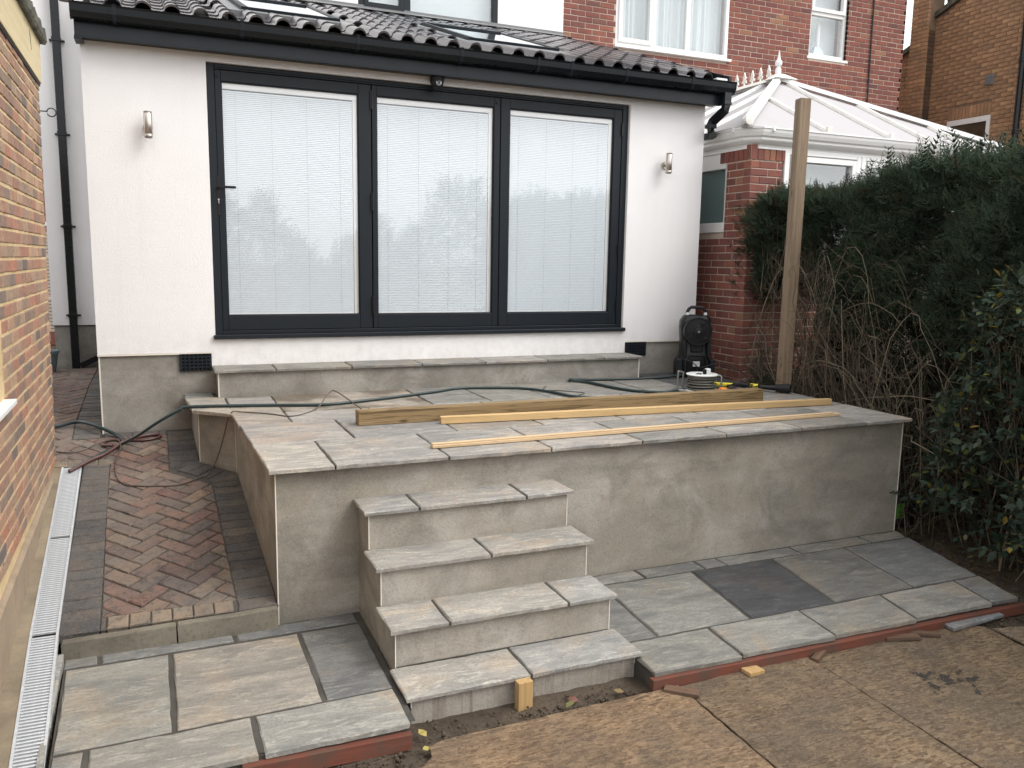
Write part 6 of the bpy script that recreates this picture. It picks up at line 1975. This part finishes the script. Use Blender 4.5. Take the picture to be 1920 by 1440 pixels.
# fallen leaves by the steps
q = [(0, 0, 0), (.3, .35, .10), (.28, .7, .03), (0, 1, .10), (-.28, .7, .03), (-.3, .35, .10)]
for i, (x, y, s, a, col, lab) in enumerate(((1.45, -3.93, .055, .4, (.30, .24, .06), 'yellow fallen leaf nearest the corner of the bottom step'), (1.44, -4.01, .05, 2.2, (.32, .27, .07), 'yellow fallen leaf next to the torn board corner'),
                                       (2.13, -3.945, .06, 5.2, (.12, .12, .04), 'greenish fallen leaf on the soil right of the peg'), (2.46, -3.92, .055, 1.2, (.17, .12, .05), 'tan fallen leaf further right along the bottom step'))):
    m = MB(); m.add([(p[0] * s, p[1] * s, p[2] * s) for p in q], [(0, 1, 5), (1, 2, 5), (2, 4, 5), (2, 3, 4)])
    mt = NT('leaf_%d' % i); mm = mt.out(col, .6)
    MAT['leaf_%d' % i] = mm
    solo('fallen_leaf', m, 'leaf_%d' % i, lab, 'leaf', (x, y, -1.252), (.15, -.1, a), 'fallen leaves below the steps')
m = MB(); m.cbox(0, .16, 0, .035, 0, .006, .001)
solo('trowel_blade', m, 'grey_metal', 'flat metal strip sticking out under the short red batten', 'metal strip', (.80, -4.09, -1.25), (0, 0, math.radians(-52)))
# bag of compost tucked behind the terrace corner
t = thing('compost_bag', 'black plastic bag with a lime green print behind the terrace corner', 'bag', (5.93, -2.50, -1.2))
m = MB(); m.cbox(5.66, 6.12, -2.60, -2.36, -1.23, -.98, .03)
part('bag', m, 'bag_black', t)
m = MB(); m.box(5.70, 5.785, -2.6035, -2.6005, -1.13, -1.01); part('print', m, 'lime_print', t)

# ---- pressure washer, its back towards the viewer
def build_washer():
    X, Y, Z0 = 5.335, -.36, ZT
    yaw = math.radians(-24)
    t = thing('pressure_washer', 'black upright pressure washer on wheels standing by the brick pier', 'pressure washer', (X, Y, Z0))
    M = Matrix.Translation((X, Y, Z0)) @ Matrix.Rotation(yaw, 4, 'Z')
    k = .00081
    def fin(name, mb, mat, par=None, smooth=False): mb.xf(M); return part(name, mb, mat, par or t, smooth)
    # body: stacked rounded sections (half width, half depth, height)
    secs = [(.150, .10, .03), (.155, .115, .08), (.158, .12, .17), (.150, .118, .22), (.148, .105, .27), (.146, .095, .34), (.150, .098, .42), (.157, .10, .50), (.152, .098, .56), (.125, .085, .60), (.110, .06, .615)]
    m = MB(); n = 16; vs = []
    for (a, b, z) in secs:
        for i in range(n):
            q = 2 * math.pi * (i + .5) / n; c, s = math.cos(q), math.sin(q); e = .45
            vs.append((a * math.copysign(abs(c) ** e, c), b * math.copysign(abs(s) ** e, s), z))
    fs = [(r * n + i, r * n + (i + 1) % n, (r + 1) * n + (i + 1) % n, (r + 1) * n + i) for r in range(len(secs) - 1) for i in range(n)] + [tuple(range(n - 1, -1, -1)), tuple(range((len(secs) - 1) * n, len(secs) * n))]
    m.add(vs, fs); fin('body', m, 'black_plastic', smooth=True)
    # ribs and recess edging on the back
    m = MB(); m.cbox(-.135, -.100, -.135, -.10, .20, .37, .008); m.cbox(.100, .135, -.135, -.10, .20, .37, .008); m.cbox(-.06, .06, -.128, -.09, .255, .345, .008)
    m.tube([(-.105, -.128, .03), (-.105, -.132, .16), (-.075, -.132, .225), (.075, -.132, .225), (.105, -.132, .16), (.105, -.128, .03)], .010, 6)
    fin('rear_panel', m, 'black_rough', smooth=True)
    # hose reel disc
    m = MB(); m.lathe([(.0, -.155), (.055, -.155), (.060, -.150), (.122, -.146), (.126, -.152), (.136, -.152), (.138, -.140), (.138, -.095), (.0, -.095)][::-1], (0, 0, .46), 'y', 40); d = fin('hose_reel', m, 'black_plastic', smooth=True)
    m = MB(); m.lathe([(.0, -.170), (.030, -.170), (.042, -.165), (.045, -.150)][::-1], (0, 0, .46), 'y', 20); m.cbox(.05, .095, -.158, -.146, .38, .405, .004); m.cbox(-.11, -.085, -.158, -.146, .435, .46, .006); m.cbox(.02, .06, -.158, -.146, .52, .56, .006); m.cbox(-.05, -.02, -.158, -.146, .39, .41, .004)
    fin('hub', m, 'black_rough', d, True)
    m = MB(); m.lathe([(.0, -.176), (.010, -.176), (.012, -.170)][::-1], (0, 0, .46), 'y', 14); fin('bolt', m, 'steel_brushed', d, True)
    # wheels
    for s in (-1, 1):
        m = MB(); m.lathe([(.0, -.026), (.082, -.026), (.094, -.018), (.094, .018), (.082, .026), (.0, .026)], (s * .160, .0, .094), 'x', 28); w_ = fin('wheel', m, 'black_rough', smooth=True)
        m = MB(); m.cbox(s * .160 - .026, s * .160 + .026, -.125, -.06, .02, .185, .008); fin('wheel_guard', m, 'anthracite', w_)
    # handle
    for s in (-1, 1):
        m = MB(); m.cbox(s * .088 - .014, s * .088 + .014, -.032, .004, .602, .640, .003); fin('clip', m, 'white_plastic')
    m = MB(); m.tube([(-.088, -.014, .625), (-.088, -.014, .645), (-.075, -.014, .672), (-.050, -.014, .690), (.050, -.014, .690), (.075, -.014, .672), (.088, -.014, .645), (.088, -.014, .625)], .0165, 10); fin('handle', m, 'black_plastic', smooth=True)
    m = MB(); m.cbox(-.034, .034, -.1285, -.1215, .115, .165, .0005); fin('label', m, 'label_white')
    m = MB(); m.tube(spline([(-.15, -.10, .20), (-.10, -.135, .185), (-.03, -.14, .15), (.0, -.14, .12), (.01, -.14, .06), (.0, -.15, .02)]), .0045, 6); fin('cable', m, 'black_cable', smooth=True)
build_washer()

# ---- cable reel
def build_reel():
    X, Y, Z0 = 4.84, -1.18, ZT
    t = thing('cable_reel', 'extension cable reel lying flat with a white disc and grey coiled cable', 'cable reel', (X, Y, Z0))
    m = MB(); m.lathe([(0, .142), (.135, .142), (.139, .146), (.139, .151), (.134, .155), (.06, .157), (.045, .150), (0, .150)], (X, Y, Z0), 'z', 36); part('disc', m, 'white_plastic', t, True)
    m = MB(); m.lathe([(0, .0), (.137, .0), (.139, .006), (.135, .012), (0, .012)], (X, Y, Z0), 'z', 36); part('base_disc', m, 'white_plastic', t, True)
    for i in range(15):
        z = .020 + i * .0083; rr = .112 + .016 * math.sin(i * 2.3) + random.uniform(-.004, .006)
        c = MB(); a0 = random.uniform(0, 6.3)
        c.tube([(X + (rr + .004 * math.sin(3 * q + i)) * math.cos(q + a0), Y + (rr + .004 * math.sin(2 * q + i)) * math.sin(q + a0), Z0 + z + .004 * math.sin(q + i)) for q in [2 * math.pi * k / 36 for k in range(37)]], .0052, 6)
        part('cable_turn', c, 'grey_cable', t, True)
    m = MB(); m.lathe([(0, .01), (.095, .01), (.095, .142), (0, .142)], (X, Y, Z0), 'z', 24); part('drum', m, 'black_rough', t)
    # tube frame: a loop on the left and a leg on the right
    R_ = .009
    m = MB(); dx, dy = -math.cos(.35), math.sin(.35)
    def pt(a, h, off=0): return (X + dx * a - dy * off, Y + dy * a + dx * off, Z0 + h)
    m.tube(spline([pt(.15, .012, .07), pt(.205, .014, .06), pt(.225, .03, .05), pt(.225, .16, .045), pt(.215, .178, .035), pt(.165, .162, -.035), pt(.155, .145, -.045), pt(.155, .02, -.05), pt(.145, .01, -.055), pt(.02, .01, -.10)], 5), R_, 8); part('frame', m, 'grey_metal', t, True)
    m = MB(); m.tube([(X + .175, Y - .05, Z0 + .01), (X + .175, Y - .05, Z0 + .125), (X + .170, Y - .03, Z0 + .135), (X + .12, Y, Z0 + .137)], R_, 8); part('leg', m, 'grey_metal', t, True)
    m = MB(); m.cbox(X + .005, X + .048, Y - .065, Y - .020, Z0 + .156, Z0 + .205, .007); p = part('plug', m, 'white_plastic', t)
    m = MB(); m.cbox(X - .020, X + .004, Y - .06, Y - .03, Z0 + .156, Z0 + .200, .004); part('socket_cover', m, 'black_plastic', p)
    m = MB(); m.lathe([(.016, 0), (.024, 0), (.024, .010), (.016, .010)], (X - .06, Y - .04, Z0 + .156), 'z', 16); part('knob', m, 'grey_metal', t, True)
build_reel()
m = MB(); m.lathe([(.0, -.035), (.022, -.035), (.024, -.028), (.024, .028), (.022, .035), (0, .035)], (0, 0, 0), 'x', 18)
solo('hose_connector', m, 'orange_plastic', 'orange hose connector behind the timber post, beside the cable reel', 'hose connector', (4.885, -1.425, ZT + .042), (0, .1, .15), smooth=True)
m = MB(); m.tube(spline([(4.86, -1.42, ZT + .035), (4.78, -1.43, ZT + .02), (4.68, -1.46, ZT + .012), (4.58, -1.47, ZT + .012)]), .010, 8)
solo('red_hose_tail', m, 'hose_red', 'short dull red hose leading to the orange connector', 'hose', smooth=True)

# ---- lance and its coiled lead
def build_lance():
    t = thing('spray_lance', 'black spray lance with yellow bands lying on the terrace behind the timbers', 'spray lance', (5.2, -1.0, ZT))
    a, b = Vector((4.95, -.90, ZT + .03)), Vector((5.50, -1.56, ZT + .045))
    f = lambda s: tuple(a.lerp(b, s))
    for (s0, s1, r0, r1, mat, nm) in ((0, .10, .020, .022, 'yellow_plastic', 'band'), (.10, .17, .021, .021, 'black_plastic', 'grip'), (.17, .42, .022, .022, 'yellow_plastic', 'band'), (.42, .60, .019, .019, 'black_plastic', 'tube'), (.60, .68, .026, .026, 'yellow_plastic', 'band'), (.68, .86, .020, .024, 'black_plastic', 'tube'), (.86, 1.0, .034, .040, 'black_rough', 'nozzle')):
        m = MB(); m.tube([f(s0), f((s0 + s1) / 2), f(s1)], [r0, (r0 + r1) / 2, r1], 12); part(nm, m, mat, t, True)
    m = MB()
    pts = [f(.18), f(.42)]; d = (b - a).normalized(); up = Vector((0, 0, 1)); s = d.cross(up)
    m.tube([tuple(Vector(p) + up * .012 - s * .008) for p in pts], .018, 10); part('trigger_grip', m, 'black_plastic', t, True)
build_lance()
pts = []
r2 = random.Random(4)
for i in range(90):
    q = i * .42; rr = .085 + .035 * math.sin(i * .31) + r2.uniform(-.01, .01)
    pts.append((5.16 + rr * 1.5 * math.cos(q) + .02 * math.sin(i * .1), -1.33 + rr * .75 * math.sin(q), ZT + .012 + .045 * abs(math.sin(i * .23)) + r2.uniform(0, .006)))
m = MB(); m.tube([(5.33, -.50, ZT + .04), (5.42, -.75, ZT + .14), (5.35, -1.02, ZT + .10), (5.30, -1.22, ZT + .03)] + pts, .0042, 5)
solo('coiled_lead', m, 'black_cable', 'thin black lead heaped in coils behind the end of the thick timber', 'cable', smooth=True)
m = MB(); m.tube(spline([(5.33, -.48, ZT + .10), (5.45, -.62, ZT + .155), (5.50, -.85, ZT + .12), (5.46, -1.05, ZT + .05), (5.30, -1.22, ZT + .015)]), .006, 6)
solo('washer_lead', m, 'black_cable', 'black lead looping from the pressure washer to the coil', 'cable', smooth=True)

# ---- hoses and cable
h = ZT + .013
H = [(.636, -.746), (1.165, -.846), (1.542, -.944), (1.794, -.901), (2.07, -.807), (2.266, -.732), (2.582, -.601), (2.811, -.489), (3.088, -.543), (3.344, -.654), (3.491, -.885), (3.572, -1.173), (3.767, -1.318), (4.05, -1.352), (4.40, -1.25), (4.66, -1.13)]
pts = [(-.174, -.741, -.688), (.0, -.50, -.642), (.14, -.32, -.612), (.275, -.60, -.49), (.42, -.72, -.375), (.56, -.742, -.295)] + [(x, y, h) for x, y in H]
m = MB(); m.tube(spline(pts, 8), .0115, 10)
solo('garden_hose', m, 'hose_green', 'thick dark green hose running from the drain across the terrace', 'hose', smooth=True)
pts = [(4.50, -1.31, h), (4.26, -1.10, h), (4.183, -.98, h), (4.13, -.80, h), (4.10, -.60, h), (4.06, -.45, h), (3.985, -.385, h + .004), (3.965, -.345, h + .006), (4.02, -.31, h + .004), (4.18, -.34, h), (4.5, -.40, h), (4.9, -.42, h), (5.18, -.42, h + .02)]
m = MB(); m.tube(spline(pts, 8), .0125, 10)
solo('water_hose', m, 'hose_green', 'dark green hose doubled back in a loop towards the pressure washer', 'hose', smooth=True)
pts = [(-.75, .02, -.545), (-.351, .14, -.53), (-.19, .15, -.503), (-.099, .06, -.500), (-.012, -.035, -.520), (.10, -.11, -.570), (.15, -.20, -.590), (.16, -.27, -.60)]
m = MB(); m.tube(spline(pts, 8), .0135, 10)
solo('hose_end', m, 'hose_green', 'dark green hose coming round the garage corner over the block path', 'hose', smooth=True)
def pz(x, y, d=.010): return (x, y, path_z(x, y) + d)
pts = [(-.172, -.758, -.69), (-.05, -.60, -.655)] + [pz(.03, -.50, .018), pz(.10, -.38, .018), pz(.17, -.28, .03), pz(.30, -.17, .018), pz(.40, -.14, .014), pz(.42, -.19, .012), pz(.30, -.24, .012), pz(.13, -.20, .012), pz(.05, -.21, .012), pz(.02, -.29, .012), pz(.09, -.36, .03)]
m = MB(); m.tube(spline(pts, 8), .0115, 8)
solo('red_hose', m, 'hose_red', 'dull red hose doubled beside the green hose on the block path', 'hose', smooth=True)
pts = [(1.80, -1.20, h - .004), (1.66, -.98, h + .10), (1.60, -.98, h + .085), (1.484, -1.091, h - .005), (1.286, -1.30, h - .008), (1.145, -1.16, h - .008), (.97, -1.04, h - .006), (.905, -1.03, h - .004), (.872, -1.02, -.34), (.845, -1.01, -.45), (.80, -1.0, -.60), (.735, -1.02, -.72)]
pts += [pz(.692, -1.0, .006), pz(.55, -1.10, .006), pz(.409, -1.10, .006), pz(.25, -1.06, .006), pz(.182, -1.02, .006), pz(.13, -.88, .006), pz(.12, -.65, .012), pz(.145, -.42, .03), pz(.12, -.26, .035), pz(.0, -.25, .02), pz(-.10, -.34, .008), pz(-.19, -.38, .006), pz(-.298, -.337, .006), pz(-.40, -.25, .006)]
m = MB(); m.tube(spline(pts, 8), .0048, 6)
solo('thin_cable', m, 'brown_cable', 'thin brown cable hanging over the terrace edge and looping on the block path', 'cable', smooth=True)
pts = [(3.62, -.55, h - .006), (3.50, -.75, h - .006), (3.56, -1.0, h + .02), (3.68, -1.15, h + .02), (3.60, -1.22, h + .015)]
m = MB(); m.tube(spline(pts, 8), .0045, 6)
solo('cable_loop', m, 'brown_cable', 'short loop of thin brown cable crossing the green hose behind the timbers', 'cable', smooth=True)
